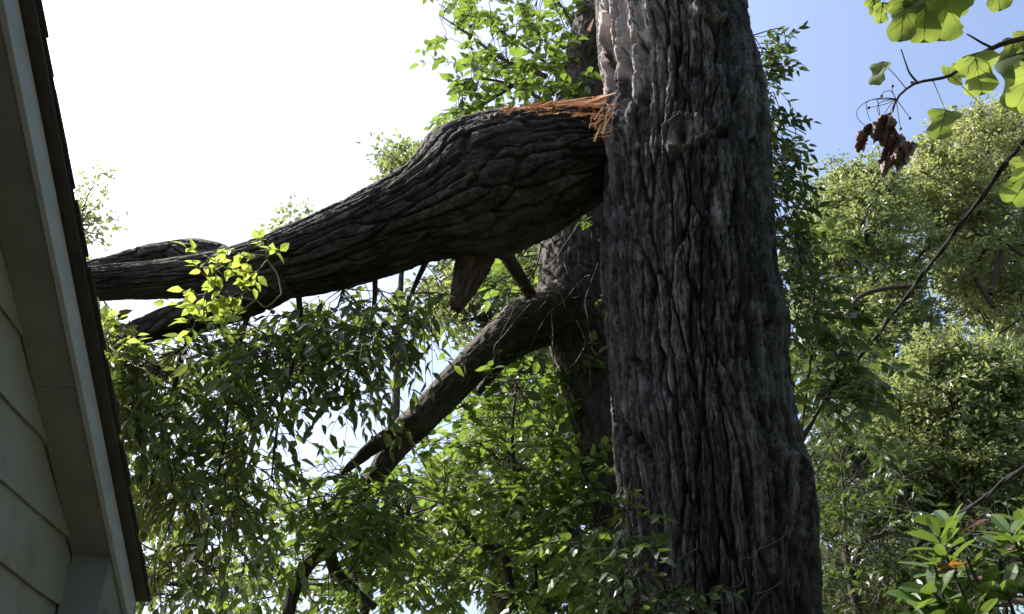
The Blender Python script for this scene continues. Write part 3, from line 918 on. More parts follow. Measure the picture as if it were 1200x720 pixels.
# ------------------------------------------------------------------ tree leaning behind the oak
def leaning_tree():
    rng = np.random.default_rng(31)
    rows = [(770, 900, 46), (745, 640, 42), (712, 510, 38), (690, 430, 36), (672, 360, 40), (668, 300, 36), (672, 230, 34), (680, 130, 30), (690, 60, 26), (708, -10, 22), (735, -120, 16), (750, -300, 8)]
    pts, rad = pxline(rows, lambda t: 6.3 - 0.2 * t)
    o = thing('leaning_tree', 'smaller tree behind the big trunk with a long limb drooping to the left', 'tree', (pts[0][0], pts[0][1], 0))
    pts = [np.array([pts[0][0] + 0.12, pts[0][1], -0.2])] + pts; rad = [rad[0] * 1.35] + rad
    _, P, R = bark_tube('trunk', pts, rad, M['grey_bark'], o, 96, 0.014, 0.04, 0.2, 0.02, 2, 0.08)
    rows = [(665, 355, 30), (640, 365, 28), (612, 376, 25), (580, 402, 21), (545, 437, 20), (510, 474, 19), (478, 506, 18), (452, 540, 13), (425, 585, 10), (398, 622, 9), (370, 650, 9), (350, 680, 8), (338, 720, 7), (332, 790, 5)]
    p2, r2 = pxline(rows, lambda t: 6.0 - 0.2 * t)
    _, P2, R2 = bark_tube('drooping_limb', p2, r2, M['grey_bark'], o, 64, 0.013, 0.035, 0.16, 0.012, 4, 0.06)
    rows = [(490, 490, 13), (465, 506, 11), (440, 522, 9), (418, 540, 6), (400, 556, 3)]
    p3, r3 = pxline(rows, 5.75)
    bark_tube('limb_fork', p3, r3, M['grey_bark'], o, 32, 0.016, 0.03, 0.14, 0.008, 6)
    rows = [(384, 642, 8), (395, 672, 7), (415, 692, 6), (440, 712, 4)]
    p4, r4 = pxline(rows, 5.85)
    bark_tube('limb_fork', p4, r4, M['grey_bark'], o, 24, 0.02, 0.03, 0.14, 0.006, 7)
    for sd_, rows in enumerate([[(700, 250, 12), (712, 320, 13), (702, 400, 15), (694, 440, 18)], [(640, 392, 14), (610, 405, 12), (585, 425, 9), (560, 462, 4)], [(690, 440, 16), (698, 500, 14), (722, 570, 12), (745, 640, 10)]]):
        q, r = pxline(rows, 6.15)
        bark_tube('side_stem', q, r, M['grey_bark'], o, 32, 0.016, 0.03, 0.14, 0.008, 12 + sd_)
    # tangle of bare vines on it
    bag = Bag()
    for k in range(26):
        x, y = rng.uniform(600, 725), rng.uniform(225, 400)
        Yv = rng.uniform(5.45, 5.9)
        q = [at(x, y, Yv)]
        dx, dy = rng.normal(0, 16), rng.uniform(8, 40)
        if k % 4 == 0: dx, dy = rng.uniform(-35, -15), rng.normal(0, 6)
        for i in range(5):
            x += dx * 0.7 + rng.normal(0, 6); y += dy * 0.7 + rng.normal(0, 5)
            q.append(at(min(x, 740), y, Yv + rng.normal(0, 0.03)))
        bag.tube(q, np.linspace(0.006, 0.003, 6), 5, 20)
    link('bare_vine', bag.mesh('bare_vine', M['twig']), o)['kind'] = 'stuff'
    lv = Leaves(); bag = Bag()
    bl = [[(680, 130), (650, 85), (615, 55), (575, 30)], [(678, 150), (640, 120), (600, 100), (560, 92), (535, 96)], [(690, 70), (665, 20), (640, -20)], [(640, 90), (590, 70), (548, 40), (515, 18)], [(600, 100), (570, 120), (540, 140)], [(660, 165), (655, 120), (652, 90), (650, 60)]]
    skel = [P[::6], P2[::6]]
    for b in bl:
        q = [at(x, y, 6.1 + 0.08 * i) for i, (x, y) in enumerate(b)]
        PPb, RRb = spline(q, np.linspace(0.03, 0.007, len(q)), 20)
        bag.tube(PPb, RRb, 6); skel.append(PPb)
    E = [(655, 110, 40, 36, 5.6, 6.5, 22), (600, 100, 60, 36, 5.6, 6.8, 34), (630, 45, 60, 45, 5.7, 7.0, 42), (560, 25, 45, 28, 5.8, 7.0, 18), (545, 100, 30, 30, 5.8, 6.8, 10), (590, -20, 90, 30, 6, 7, 30), (668, 30, 30, 45, 5.8, 6.4, 14), (560, 130, 34, 14, 5.5, 6.3, 8),
         (620, 270, 40, 25, 5.5, 6.6, 10), (595, 320, 45, 28, 5.6, 6.8, 10), (700, 300, 14, 60, 5.6, 6.2, 6)]
    grow(rng, lv, bag, np.vstack(skel), E, 0.125, (6, 10), (0.2, 0.4), 0.35, 3, 0.012, (-0.2, 0, 0.0))
    link('twig', bag.mesh('twig', M['twig']), o)['kind'] = 'stuff'
    put_leaves(lv, LEAF_W, M['young_leaf'], o, 260)
leaning_tree()

# ------------------------------------------------------------------ understory trees and vines
def small_tree(name, label, cat, base_px, Yb, stems, E, leaf, tpl, ls, seed, single, group=None, L=(0.2, 0.42), nl=(6, 10), droop=0.35, twig='twig', bias=(0, 0, 0.1), sec=4, r_base=0.05):
    rng = np.random.default_rng(seed)
    b = at(base_px, 700, Yb); base = np.array([b[0], Yb, 0.0])
    o = thing(name, label, cat, base, group)
    sk = []; bag = Bag(); lv = Leaves()
    for k, st in enumerate(stems):
        q = [np.array([base[0] + 0.05 * k, base[1], -0.1])] + [at(x, y, Y) for x, y, Y in st]
        if k and r_base < 0.03: q = q[1:]
        rr = np.linspace(r_base, 0.008, len(q))
        P, R = spline(q, rr, 50)
        V, F = tube_np(P, R, 10)
        link('trunk' if k == 0 else 'stem', mesh_np('trunk', V, F, M[twig]), o)
        sk.append(P[P[:, 2] > 1.8])
    grow(rng, lv, bag, np.vstack(sk), E, ls, nl, L, droop, sec, 0.012, bias)
    link('twig', bag.mesh('twig', M[twig]), o)['kind'] = 'stuff'
    put_leaves(lv, tpl, M[leaf], o, single)
    return o

small_tree('young_tree', 'bright green leafy young tree filling the gap beside the trunk foot', 'tree', 620, 6.9,
    [[(625, 690, 6.8), (610, 600, 6.7), (600, 520, 6.6), (605, 450, 6.6)], [(640, 700, 6.8), (668, 610, 6.6), (690, 520, 6.5)], [(600, 700, 6.9), (560, 640, 6.8), (520, 590, 6.8)]],
    [(605, 460, 85, 50, 6.0, 7.6, 60), (570, 540, 115, 60, 6.0, 7.8, 100), (640, 560, 90, 80, 6.0, 7.6, 100), (540, 630, 100, 70, 6.2, 8.0, 100), (650, 670, 100, 60, 6.0, 7.8, 110), (690, 500, 34, 90, 6.0, 6.9, 40), (700, 620, 40, 80, 5.4, 6.4, 45)],
    'young_leaf', LEAF_W, 0.125, 41, 300)
small_tree('young_tree', 'spindly green young tree under the drooping limb, with white sky between its leaves', 'tree', 410, 7.4,
    [[(415, 700, 7.3), (410, 640, 7.2), (420, 580, 7.2)], [(430, 700, 7.3), (470, 650, 7.2), (490, 600, 7.2)]],
    [(400, 590, 60, 34, 6.4, 7.8, 34), (450, 640, 60, 45, 6.4, 8.0, 40), (460, 700, 80, 30, 6.4, 8.0, 40), (340, 620, 45, 40, 6.6, 7.8, 18), (300, 700, 60, 28, 6.6, 7.8, 26), (385, 555, 40, 16, 6.6, 7.6, 12), (420, 595, 50, 30, 5.1, 5.7, 34), (400, 640, 40, 24, 5.2, 5.7, 16), (460, 600, 34, 30, 5.2, 5.8, 20)],
    'young_leaf', LEAF, 0.125, 42, 200)

def vines():
    # vine hugging the right flank of the trunk
    rng = np.random.default_rng(51)
    b = at(905, 700, 5.25)
    o = thing('climbing_vine', 'leafy vine climbing the right flank of the big trunk', 'vine', (b[0], b[1], 0))
    line = [(935, 690), (925, 600), (918, 500), (905, 420), (900, 340), (894, 260), (892, 180), (884, 110), (878, 60), (875, 40)]
    q = [np.array([b[0], 5.3, -0.05])] + [at(x, y, 5.15) for x, y in line]
    P, R = spline(q, np.linspace(0.028, 0.008, len(q)), 90)
    V, F = tube_np(P, R, 8)
    link('stem', mesh_np('stem', V, F, M['twig']), o)
    bag = Bag(); lv = Leaves()
    E = [(898, 70, 14, 30, 5.0, 5.5, 16), (912, 60, 18, 14, 5.0, 5.5, 7), (904, 120, 12, 22, 5.0, 5.5, 11), (910, 165, 18, 30, 5.0, 5.6, 22), (914, 225, 20, 40, 5.0, 5.7, 34), (920, 290, 24, 40, 5.0, 5.8, 34), (935, 350, 30, 40, 5.0, 5.9, 30), (940, 160, 10, 4, 5.2, 5.4, 1)]
    grow(rng, lv, bag, P[P[:, 2] > 2.3], E, 0.095, (6, 9), (0.12, 0.26), 0.5, 2, 0.007, (0.35, 0, 0.0))
    link('twig', bag.mesh('twig', M['twig']), o)['kind'] = 'stuff'
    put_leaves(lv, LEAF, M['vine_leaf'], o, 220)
    # vine over the lower left foot of the trunk
    b = at(745, 715, 4.15)
    o = thing('ground_vine', 'dark leafy vine tangled over the left foot of the big trunk', 'vine', (b[0], b[1], 0))
    q = [np.array([b[0], b[1], -0.05]), at(745, 715, 4.18), at(742, 660, 4.2), at(735, 600, 4.22), at(740, 560, 4.22)]
    P, R = spline(q, np.linspace(0.02, 0.005, 5), 40)
    V, F = tube_np(P, R, 8)
    link('stem', mesh_np('stem', V, F, M['twig']), o)
    bag = Bag(); lv = Leaves()
    for k in range(9):
        x, y = rng.uniform(735, 930), rng.uniform(600, 715)
        pts = [at(x + dx + rng.normal(0, 5), y + dy + rng.normal(0, 6), 4.17 - 0.0 * i) for i, (dx, dy) in enumerate(((0, 0), (-14, 12), (-22, 30), (-34, 38), (-50, 52)))]
        bag.tube(pts, [0.003] * 5, 4, 16)
    E = [(735, 680, 38, 50, 4.05, 4.3, 26), (728, 610, 22, 40, 4.1, 4.4, 12), (775, 712, 40, 22, 3.95, 4.15, 10)]
    grow(rng, lv, bag, P[P[:, 2] > 2.0], E, 0.085, (5, 8), (0.12, 0.24), 0.5, 2, 0.006, (0, -0.2, 0.1))
    link('twig', bag.mesh('twig', M['twig']), o)['kind'] = 'stuff'
    put_leaves(lv, LEAF, M['vine_leaf'], o, 150)
    # bright sprigs sprouting on the broken limb
    b = at(300, 345, 4.55)
    o = thing('vine_sprig', 'sunlit yellow-green leaf sprigs sprouting across the broken limb', 'vine', b)
    bag = Bag(); lv = Leaves()
    st = [[(330, 345), (325, 322), (312, 302), (316, 290)], [(330, 345), (312, 360), (300, 352), (286, 350)], [(300, 352), (270, 372), (240, 378), (222, 362)], [(240, 378), (238, 352), (246, 330), (243, 300)], [(243, 330), (262, 305), (272, 295)]]
    sk = []
    for s_ in st:
        P, R = spline([at(x, y, 4.42) for x, y in s_], np.linspace(0.006, 0.003, len(s_)), 16)
        bag.tube(P, R, 5); sk.append(P)
    sk = np.vstack(sk)
    E = [(243, 308, 20, 16, 4.3, 4.5, 8), (312, 295, 14, 12, 4.3, 4.5, 5), (305, 318, 8, 8, 4.3, 4.5, 2), (228, 355, 16, 20, 4.3, 4.5, 6), (240, 378, 22, 14, 4.3, 4.5, 8), (288, 350, 10, 8, 4.3, 4.5, 2), (272, 295, 8, 8, 4.35, 4.5, 2), (262, 345, 14, 14, 4.35, 4.5, 3)]
    grow(rng, lv, bag, sk, E, 0.088, (3, 6), (0.06, 0.12), 0.3, 1, 0.004, (0, -0.2, 0.4))
    link('stem', bag.mesh('stem', M['green_twig']), o)['kind'] = 'stuff'
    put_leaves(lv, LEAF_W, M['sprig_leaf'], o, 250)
    # sprig beside the eave with two upright leaves
    b = at(118, 400, 4.3)
    o = thing('leaf_shoot', 'pale green leaf shoot and hanging leaves tinted sunlit beside the house eave', 'plant', b)
    bag = Bag(); lv = Leaves()
    P, R = spline([at(150, 400, 4.9), at(126, 402, 4.5), at(116, 385, 4.35), at(112, 370, 4.3)], [0.006, 0.005, 0.004, 0.003], 16)
    bag.tube(P, R, 5)
    link('stem', bag.mesh('stem', M['green_twig']), o)
    for (x, y, qx, qy, l) in ((108, 378, 113, 342, 0.19), (120, 380, 123, 350, 0.15), (104, 380, 98, 356, 0.10), (116, 392, 130, 380, 0.12), (110, 395, 100, 384, 0.1)):
        a = at(x, y, 4.3); e = at(qx, qy, 4.28)
        lv.add(a, frame_from((e - a)[None], np.array([[0.15, -1.0, 0.1]])), np.array([l]))
    bag2 = Bag()
    grow(rng, lv, bag2, P, [(122, 402, 20, 24, 4.25, 4.6, 14), (140, 425, 22, 22, 4.3, 4.6, 9), (118, 440, 12, 18, 4.3, 4.6, 6)], 0.085, (4, 7), (0.08, 0.16), 0.3, 2, 0.004, (0, -0.1, 0.3))  # sunlit hanging foliage, its sunlight put in as brighter leaf colour
    link('twig', bag2.mesh('twig', M['green_twig']), o)['kind'] = 'stuff'
    put_leaves(lv, LEAF, M['sprig_leaf'], o, 200)
    # sprig caught on the fascia
    o = thing('caught_sprig', 'dark leaf sprig caught on the white fascia board', 'plant', at(98, 470, 3.42))
    bag = Bag(); lv = Leaves()
    P, R = spline([at(122, 452, 3.6), at(108, 455, 3.46), at(96, 462, 3.40), at(88, 476, 3.36)], [0.004, 0.004, 0.003, 0.002], 14)
    bag.tube(P, R, 5)
    link('stem', bag.mesh('stem', M['twig']), o)
    for k in range(13):
        j = rng.integers(3, 14)
        d = np.array([rng.normal(0, .6), rng.normal(-0.2, .5), rng.normal(-0.5, .5)])
        lv.add(P[j], frame_from(d[None], np.array([[0.2, -0.6, 1.0]]) + rng.normal(0, .5, (1, 3))), np.array([rng.uniform(0.05, 0.085)]))
    put_leaves(lv, LEAF_W, M['vine_leaf'], o, 20)
vines()

small_tree('sapling', 'dark glossy leaved sapling standing just right of the big trunk', 'tree', 952, 6.4,
    [[(950, 690, 6.3), (942, 600, 6.2), (938, 520, 6.1), (950, 420, 6.0), (955, 330, 6.0)], [(938, 520, 6.1), (960, 480, 6.05), (985, 440, 6.0), (1000, 400, 6.0)]],
    [(965, 300, 34, 24, 5.6, 6.4, 12), (955, 370, 40, 40, 5.6, 6.4, 24), (985, 420, 46, 34, 5.6, 6.4, 24), (1000, 460, 42, 24, 5.6, 6.3, 18), (950, 455, 34, 34, 5.7, 6.5, 16)],
    'vine_leaf', LEAF_W, 0.135, 61, 240, None, (0.18, 0.36), (5, 8), 0.3, 'twig', (0.3, -0.1, 0.0), 3, 0.018)
small_tree('understory_tree', 'shaded fine leaved understory tree low at the right of the trunk', 'tree', 1000, 8.6,
    [[(1000, 700, 8.5), (990, 600, 8.4), (985, 540, 8.4)], [(1005, 700, 8.5), (1040, 620, 8.5), (1060, 560, 8.6)]],
    [(985, 540, 50, 50, 7.6, 9.2, 40), (990, 620, 50, 55, 7.6, 9.4, 55), (1040, 600, 55, 55, 7.6, 9.4, 45), (1000, 690, 60, 40, 7.6, 9.2, 50), (1080, 660, 60, 50, 8, 9.6, 40), (1150, 640, 70, 60, 8.5, 10, 40)],
    'vine_leaf', LEAF, 0.115, 62, 150)

# ------------------------------------------------------------------ far trees
def far_tree(name, label, base_px, Yb, E, leaf, ls, seed, trunk_r=0.25, per=110, clump=0.5, group='trees behind the wires and trunk', dens=1.0, lean=0, limb_px=None):
    rng = np.random.default_rng(seed)
    b = at(base_px, 700, Yb)
    o = thing(name, label, 'tree', (b[0], Yb, 0), group)
    C = []
    for (cx, cy, rx, ry, y0, y1, n) in E:
        k = 0
        while k < n * dens:
            a, c = rng.uniform(-1, 1, 2)
            if a * a + c * c > 1: continue
            C.append(at(cx + a * rx, cy + c * ry, rng.uniform(y0, y1))); k += 1
    C = np.array(C)
    top = C[np.argmax(C[:, 2])]
    zt = top[2] * 0.80
    cx, cy = C[:, 0].mean(), C[:, 1].mean()
    tp = [np.array([b[0], Yb, -0.2]), np.array([b[0] * 0.6 + cx * 0.4, Yb * 0.7 + cy * 0.3, zt * 0.35]), np.array([b[0] * 0.3 + cx * 0.7, Yb * 0.4 + cy * 0.6, zt * 0.65]), np.array([cx, cy, zt])]
    _, P, R = bark_tube('trunk', tp, [trunk_r * 1.2, trunk_r, trunk_r * 0.65, 0.04], M['grey_bark'], o, 24, 0.10, 0.06, 0.3, 0.02, seed)
    limbs = []
    bag = Bag()
    # main limbs to spread-out clumps, then boughs to every clump
    idx = rng.permutation(len(C))[:max(4, len(C) // 9)]
    sk = [P[len(P) // 4:]]
    for i in idx:
        e = C[i]
        cand = P[(P[:, 2] < e[2] - 0.15 * np.hypot(e[0] - cx, e[1] - cy)) & (P[:, 2] > zt * 0.15)]
        if not len(cand): cand = P[len(P) // 4:len(P) // 2]
        s = cand[np.argmin(np.linalg.norm(cand - e, axis=1))]
        ln = np.linalg.norm(e - s)
        q, r = spline([s, s + (e - s) * .35 + rng.normal(0, .09 * ln, 3), s + (e - s) * .7 + rng.normal(0, .07 * ln, 3), e], [min(trunk_r * .5, .03 + .02 * ln), .02 + .014 * ln, .02 + .006 * ln, .015], 22)
        V, F = tube_np(q, r, 7)
        link('limb', mesh_np('limb', V, F, M['grey_bark']), o)
        sk.append(q)
    if limb_px:
        for rows in limb_px:
            q, r = pxline(rows, min(e[4] for e in E) + 0.0)
            V, F = tube_np(q, [x * 0.55 for x in r], 7, 24)
            link('limb', mesh_np('limb', V, F, M['twig']), o)
    S = np.vstack(sk)
    for e in C:
        s = S[np.argmin(np.linalg.norm(S - e, axis=1))]
        ln = np.linalg.norm(e - s)
        if ln < 0.05: continue
        q, _ = spline([s, (s + e) / 2 + rng.normal(0, .12 * ln, 3), e], [1, 1, 1], 7)
        bag.tube(q, np.linspace(0.022, 0.008, 7), 4)
    link('bough', bag.mesh('bough', M['grey_bark']), o)['kind'] = 'stuff'
    n = len(C) * per
    ci = np.repeat(np.arange(len(C)), per)
    cs = clump * rng.uniform(0.6, 1.3, len(C))
    # leaves sit on little twiglets in the clump, thicker towards its top
    tw = 9
    tdir = rng.normal(0, 1, (len(C), tw, 3)); tdir = unit(tdir) * np.array([1, 1, 0.62])
    ti = rng.integers(0, tw, n)
    d = tdir[ci, ti]
    rr = rng.uniform(0.15, 1.0, n) ** 0.7
    P = C[ci] + d * (cs[ci] * rr)[:, None] + rng.normal(0, 0.10, (n, 3)) * cs[ci][:, None]
    D = d + rng.normal(0, 0.6, (n, 3)) + np.array([0, 0, -0.3])
    N = np.array([0, 0, 0.8]) + d * 0.3 + rng.normal(0, 0.55, (n, 3))
    merged_leaves('crown', FAR, P, frame_from(D, N), ls * rng.uniform(0.6, 1.25, n), M[leaf], o)
    return o

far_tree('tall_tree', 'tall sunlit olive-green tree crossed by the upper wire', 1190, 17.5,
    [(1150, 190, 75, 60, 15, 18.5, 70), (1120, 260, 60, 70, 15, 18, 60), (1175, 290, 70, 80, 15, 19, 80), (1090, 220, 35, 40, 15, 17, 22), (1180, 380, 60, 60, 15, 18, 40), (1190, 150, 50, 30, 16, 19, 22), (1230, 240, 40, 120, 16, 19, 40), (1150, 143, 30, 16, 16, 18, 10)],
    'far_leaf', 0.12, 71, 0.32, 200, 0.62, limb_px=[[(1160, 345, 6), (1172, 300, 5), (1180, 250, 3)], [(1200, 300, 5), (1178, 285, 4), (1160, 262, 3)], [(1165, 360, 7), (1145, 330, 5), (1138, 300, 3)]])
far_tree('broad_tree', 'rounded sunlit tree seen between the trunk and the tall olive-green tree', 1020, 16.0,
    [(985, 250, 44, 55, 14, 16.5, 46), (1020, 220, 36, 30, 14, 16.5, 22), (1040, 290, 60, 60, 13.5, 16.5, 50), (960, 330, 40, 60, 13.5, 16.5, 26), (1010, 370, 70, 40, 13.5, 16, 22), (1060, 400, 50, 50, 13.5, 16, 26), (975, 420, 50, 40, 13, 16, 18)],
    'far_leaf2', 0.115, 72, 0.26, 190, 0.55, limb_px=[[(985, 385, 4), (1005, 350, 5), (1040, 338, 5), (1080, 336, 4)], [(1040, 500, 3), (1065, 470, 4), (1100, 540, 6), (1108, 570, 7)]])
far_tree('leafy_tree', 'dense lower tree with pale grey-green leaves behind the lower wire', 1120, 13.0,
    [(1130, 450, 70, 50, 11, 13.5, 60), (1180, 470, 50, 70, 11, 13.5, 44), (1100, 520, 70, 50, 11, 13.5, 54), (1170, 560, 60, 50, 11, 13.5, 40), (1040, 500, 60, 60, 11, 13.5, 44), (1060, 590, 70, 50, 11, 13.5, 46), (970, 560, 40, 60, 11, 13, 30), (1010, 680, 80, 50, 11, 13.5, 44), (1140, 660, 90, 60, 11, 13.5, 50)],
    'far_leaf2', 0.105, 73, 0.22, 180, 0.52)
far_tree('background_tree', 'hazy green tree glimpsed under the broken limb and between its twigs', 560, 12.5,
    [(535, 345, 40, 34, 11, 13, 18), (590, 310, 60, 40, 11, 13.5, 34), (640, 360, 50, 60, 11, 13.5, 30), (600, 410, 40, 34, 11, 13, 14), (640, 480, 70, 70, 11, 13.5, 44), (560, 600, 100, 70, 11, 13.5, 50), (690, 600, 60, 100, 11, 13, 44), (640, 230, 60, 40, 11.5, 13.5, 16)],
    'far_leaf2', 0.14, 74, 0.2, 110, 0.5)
far_tree('background_tree', 'sparse washed-out tree top showing just past the eave above the limb', 60, 16.0,
    [(92, 225, 24, 22, 15, 16.5, 8), (98, 265, 32, 26, 15, 16.5, 10), (120, 245, 18, 14, 15, 16, 3), (60, 280, 50, 60, 15, 17, 14)],
    'far_leaf', 0.17, 75, 0.06, 17, 0.50, 'trees left of the trunk')
far_tree('background_tree', 'small round tree top rising just above the middle of the limb', 470, 14.0,
    [(478, 186, 36, 18, 12.5, 14, 15), (505, 190, 26, 16, 12.5, 14, 10), (520, 240, 60, 50, 12.5, 14, 30), (470, 262, 50, 40, 12.5, 14, 22), (332, 268, 18, 9, 12.5, 13.5, 4), (355, 290, 40, 18, 12.5, 13.5, 6)],
    'far_leaf2', 0.14, 76, 0.12, 62, 0.46, 'trees left of the trunk')
far_tree('background_tree', 'thin pale tree behind the hanging leaves, backlit by white sky', 280, 13.5,
    [(260, 470, 50, 40, 11.5, 13.5, 8), (240, 580, 80, 70, 11.5, 14, 18), (380, 650, 60, 50, 11.5, 13.5, 12), (180, 640, 60, 70, 12, 14, 20), (300, 690, 90, 40, 12, 14, 26)],
    'far_leaf2', 0.14, 77, 0.10, 28, 0.42, 'trees left of the trunk')

# ------------------------------------------------------------------ overhead branch with lobed leaves and withered cluster
def lobed_leaf(rng, L):
    """tulip-tree like leaf: two side lobes and a notched tip, gently cupped; midrib along +X"""
    half = [(0.0, 0.01), (-0.03, 0.16), (0.0, 0.34), (0.10, 0.47), (0.20, 0.50), (0.30, 0.42), (0.40, 0.31), (0.52, 0.29), (0.66, 0.36), (0.80, 0.37), (0.93, 0.25), (0.95, 0.12), (0.88, 0.0)]
    hp = np.array([half[0]] + half + [half[-1]]); h2 = []
    jit = rng.normal(0, 0.012, len(half))
    for i in range(len(half)):
        h2.append((half[i][0], max(0.0, half[i][1] + (jit[i] if 0 < i < len(half) - 1 else 0))))
        if i < len(half) - 1:
            p = (-hp[i] + 9 * hp[i + 1] + 9 * hp[i + 2] - hp[i + 3]) / 16
            h2.append((float(p[0]), float(max(p[1], 0))))
    half = h2
    w_ = rng.uniform(0.85, 1.1); cup = rng.uniform(0.1, 0.35); dr = rng.uniform(0.05, 0.3)
    asy = rng.uniform(0.85, 1.15)
    up = [(x, y * w_ * (1 + rng.normal(0, .025))) for x, y in half]; dn = [(x, -y * w_ * (1 + rng.normal(0, .025)) * asy) for x, y in half]
    V = []; F = []
    ph = rng.uniform(0, 6)
    zf = lambda x, y: cup * y * y * 1.5 - dr * x * x + 0.035 * math.sin(9 * x + 7 * y + ph) + 0.02 * math.sin(17 * y - 6 * x + ph)
    xs = [p[0] for p in half]
    for i in range(len(half)):
        mx = xs[i]
        V += [(mx * L, 0, zf(mx, 0) * L), (up[i][0] * L, up[i][1] * .55 * L, zf(up[i][0], up[i][1] * .55) * L + .015 * L), (up[i][0] * L, up[i][1] * L, zf(*up[i]) * L),
              (dn[i][0] * L, dn[i][1] * .55 * L, zf(dn[i][0], dn[i][1] * .55) * L + .015 * L), (dn[i][0] * L, dn[i][1] * L, zf(*dn[i]) * L)]
    for i in range(len(half) - 1):
        a = i * 5; b = a + 5
        F += [(a, b, b + 1, a + 1), (a + 1, b + 1, b + 2, a + 2), (a, a + 3, b + 3, b), (a + 3, a + 4, b + 4, b + 3)]
    return V, F

def pd(px, py, d):
    return ray(px, py) * d + np.array([0, 0, CAM_Z])

def overhead_branch():
    rng = np.random.default_rng(81)
    base = np.array([3.4, 1.3, 0.0])
    o = thing('tulip_tree', 'overhanging twig with lobed translucent leaves and a withered brown leaf cluster', 'tree', base)
    fork = np.array([3.2, 1.45, 3.2])
    bark_tube('trunk', [base - [0, 0, 0.15], base + [-0.05, 0.03, 1.5], fork, fork + [0.15, 0.1, 1.6], fork + [0.3, 0.0, 3.0]], [0.12, 0.10, 0.085, 0.06, 0.02], M['grey_bark'], o, 24, 0.05, 0.04, 0.2, 0.008, 4)
    D = 2.6
    tw = [fork, pd(1330, 20, 2.75), pd(1200, 45, D), pd(1160, 58, D), pd(1132, 76, D), pd(1110, 90, D), pd(1075, 97, D), pd(1058, 108, D), pd(1050, 118, D), pd(1046, 132, D)]
    P, R = spline(tw, [0.03, 0.013, 0.0085, 0.008, 0.006, 0.005, 0.0042, 0.0038, 0.0034, 0.002], 90)
    bag = Bag(); V, F = tube_np(P, R, 8); link('twig', mesh_np('twig', V, F, M['twig']), o)
    for l, r in (([(1075, 97), (1066, 86), (1062, 76), (1056, 58)], 0.0035), ([(1162, 56), (1150, 50), (1140, 44), (1133, 40)], 0.004), ([(1072, 98), (1068, 96), (1068, 99)], 0.003), ([(1200, 62), (1185, 66), (1168, 73)], 0.0025)):
        V, F = tube_np([pd(x, y, D) for x, y in l], np.linspace(r, r * .5, len(l)), 6, 14)
        link('twig', mesh_np('twig', V, F, M['twig']), o)
    fork2 = [fork, pd(1320, -80, 2.8), pd(1180, -60, 2.6), pd(1100, -34, 2.6), pd(1030, -48, 2.68), pd(960, -62, 2.75)]
    V, F = tube_np(fork2, [0.025, 0.012, 0.008, 0.006, 0.004, 0.003], 8, 40); link('twig', mesh_np('twig', V, F, M['twig']), o)
    lob = [(1062, 0, 1052, 52, 58, 2.58), (1085, -8, 1082, 46, 70, 2.55), (1112, -10, 1104, 40, 70, 2.6), (1098, -25, 1118, 22, 66, 2.62), (1034, 4, 1032, 30, 30, 2.55), (1022, -2, 1030, 24, 26, 2.6), (1070, -6, 1074, 44, 54, 2.64), (1165, -26, 1174, 16, 48, 2.6),
           (1034, 74, 1019, 108, 36, 2.58), (1110, 92, 1136, 74, 36, 2.62), (1142, 64, 1154, 120, 60, 2.55), (1190, 46, 1176, 74, 34, 2.62), (1200, 62, 1192, 140, 80, 2.6), (1212, 80, 1196, 128, 64, 2.56), (1108, 130, 1096, 172, 44, 2.57), (1214, 190, 1186, 242, 66, 2.4), (1206, 40, 1186, 92, 46, 2.66), (1240, 100, 1222, 160, 60, 2.6)]
    # unseen leaves one tier up, above the picture, added to shade those below
    lob += [(940, -70, 985, -40, 60, 2.75), (975, -95, 1000, -50, 64, 2.8), (1000, -60, 1030, -30, 60, 2.7), (960, -40, 1005, -22, 58, 2.78), (1030, -90, 1050, -40, 62, 2.72)]
    base_ = np.array(o['_wb'])
    allp = np.vstack([P, spline(fork2, [1] * 6, 60)[0]])
    for (ax, ay, bx, by, ln, d) in lob:
        a = pd(ax, ay, d); b = pd(bx, by, d + rng.uniform(-.03, .03))
        L = ln * d / FPX * 0.84
        V, F = lobed_leaf(rng, L)
        leaf = pydata('leaf', V, F, M['tulip_leaf'], o)
        for p_ in leaf.data.polygons: p_.use_smooth = True
        vw = unit(np.array([0, 0, CAM_Z]) - a)
        Rm = frame_from((b - a)[None], (vw + rng.normal(0, .24, 3))[None])[0]
        mm = np.eye(4); mm[:3, :3] = Rm; mm[:3, 3] = a - base_
        leaf.matrix_local = Matrix(mm.tolist())
        vb = Bag()
        zf2 = lambda i: np.array(V[i])
        mids = [zf2(10 * i) for i in range(1, 12)]
        vb.tube(mids, np.linspace(0.0011, 0.0005, 11), 4)
        for i0, i1, kk in ((1, 4, 2), (3, 6, 2), (5, 9, 2), (1, 4, 4), (3, 6, 4), (5, 9, 4)):
            e0, e1 = zf2(10 * i0), zf2(10 * i1 + kk); m0 = (zf2(10 * i0 + kk - 1) + zf2(10 * i1 + kk - 1)) / 2
            vb.tube([e0, m0 * .6 + (e0 + e1) * .2, e0 + (e1 - e0) * .9], [0.0007, 0.0006, 0.0003], 4, 6)
        link('vein', vb.mesh('vein', M['green_twig']), leaf).location = (0, 0, 0)
        j = allp[np.argmin(np.linalg.norm(allp - a, axis=1))]
        md = (a + j) / 2 + [0, 0, 0.01]
        V, F = tube_np([j, md, a], [0.0016, 0.0013, 0.0012], 5, 8)
        link('leaf_stalk', mesh_np('leaf_stalk', V, F, M['green_twig']), o)
    nn = 2600
    cc = np.array([4.3, 1.1, 6.6]) + unit(rng.normal(0, 1, (60, 3))) * rng.uniform(.3, 1.5, (60, 1)) * [1, 1, 1.2]
    Pn = cc[rng.integers(0, 60, nn)] + rng.normal(0, .2, (nn, 3))
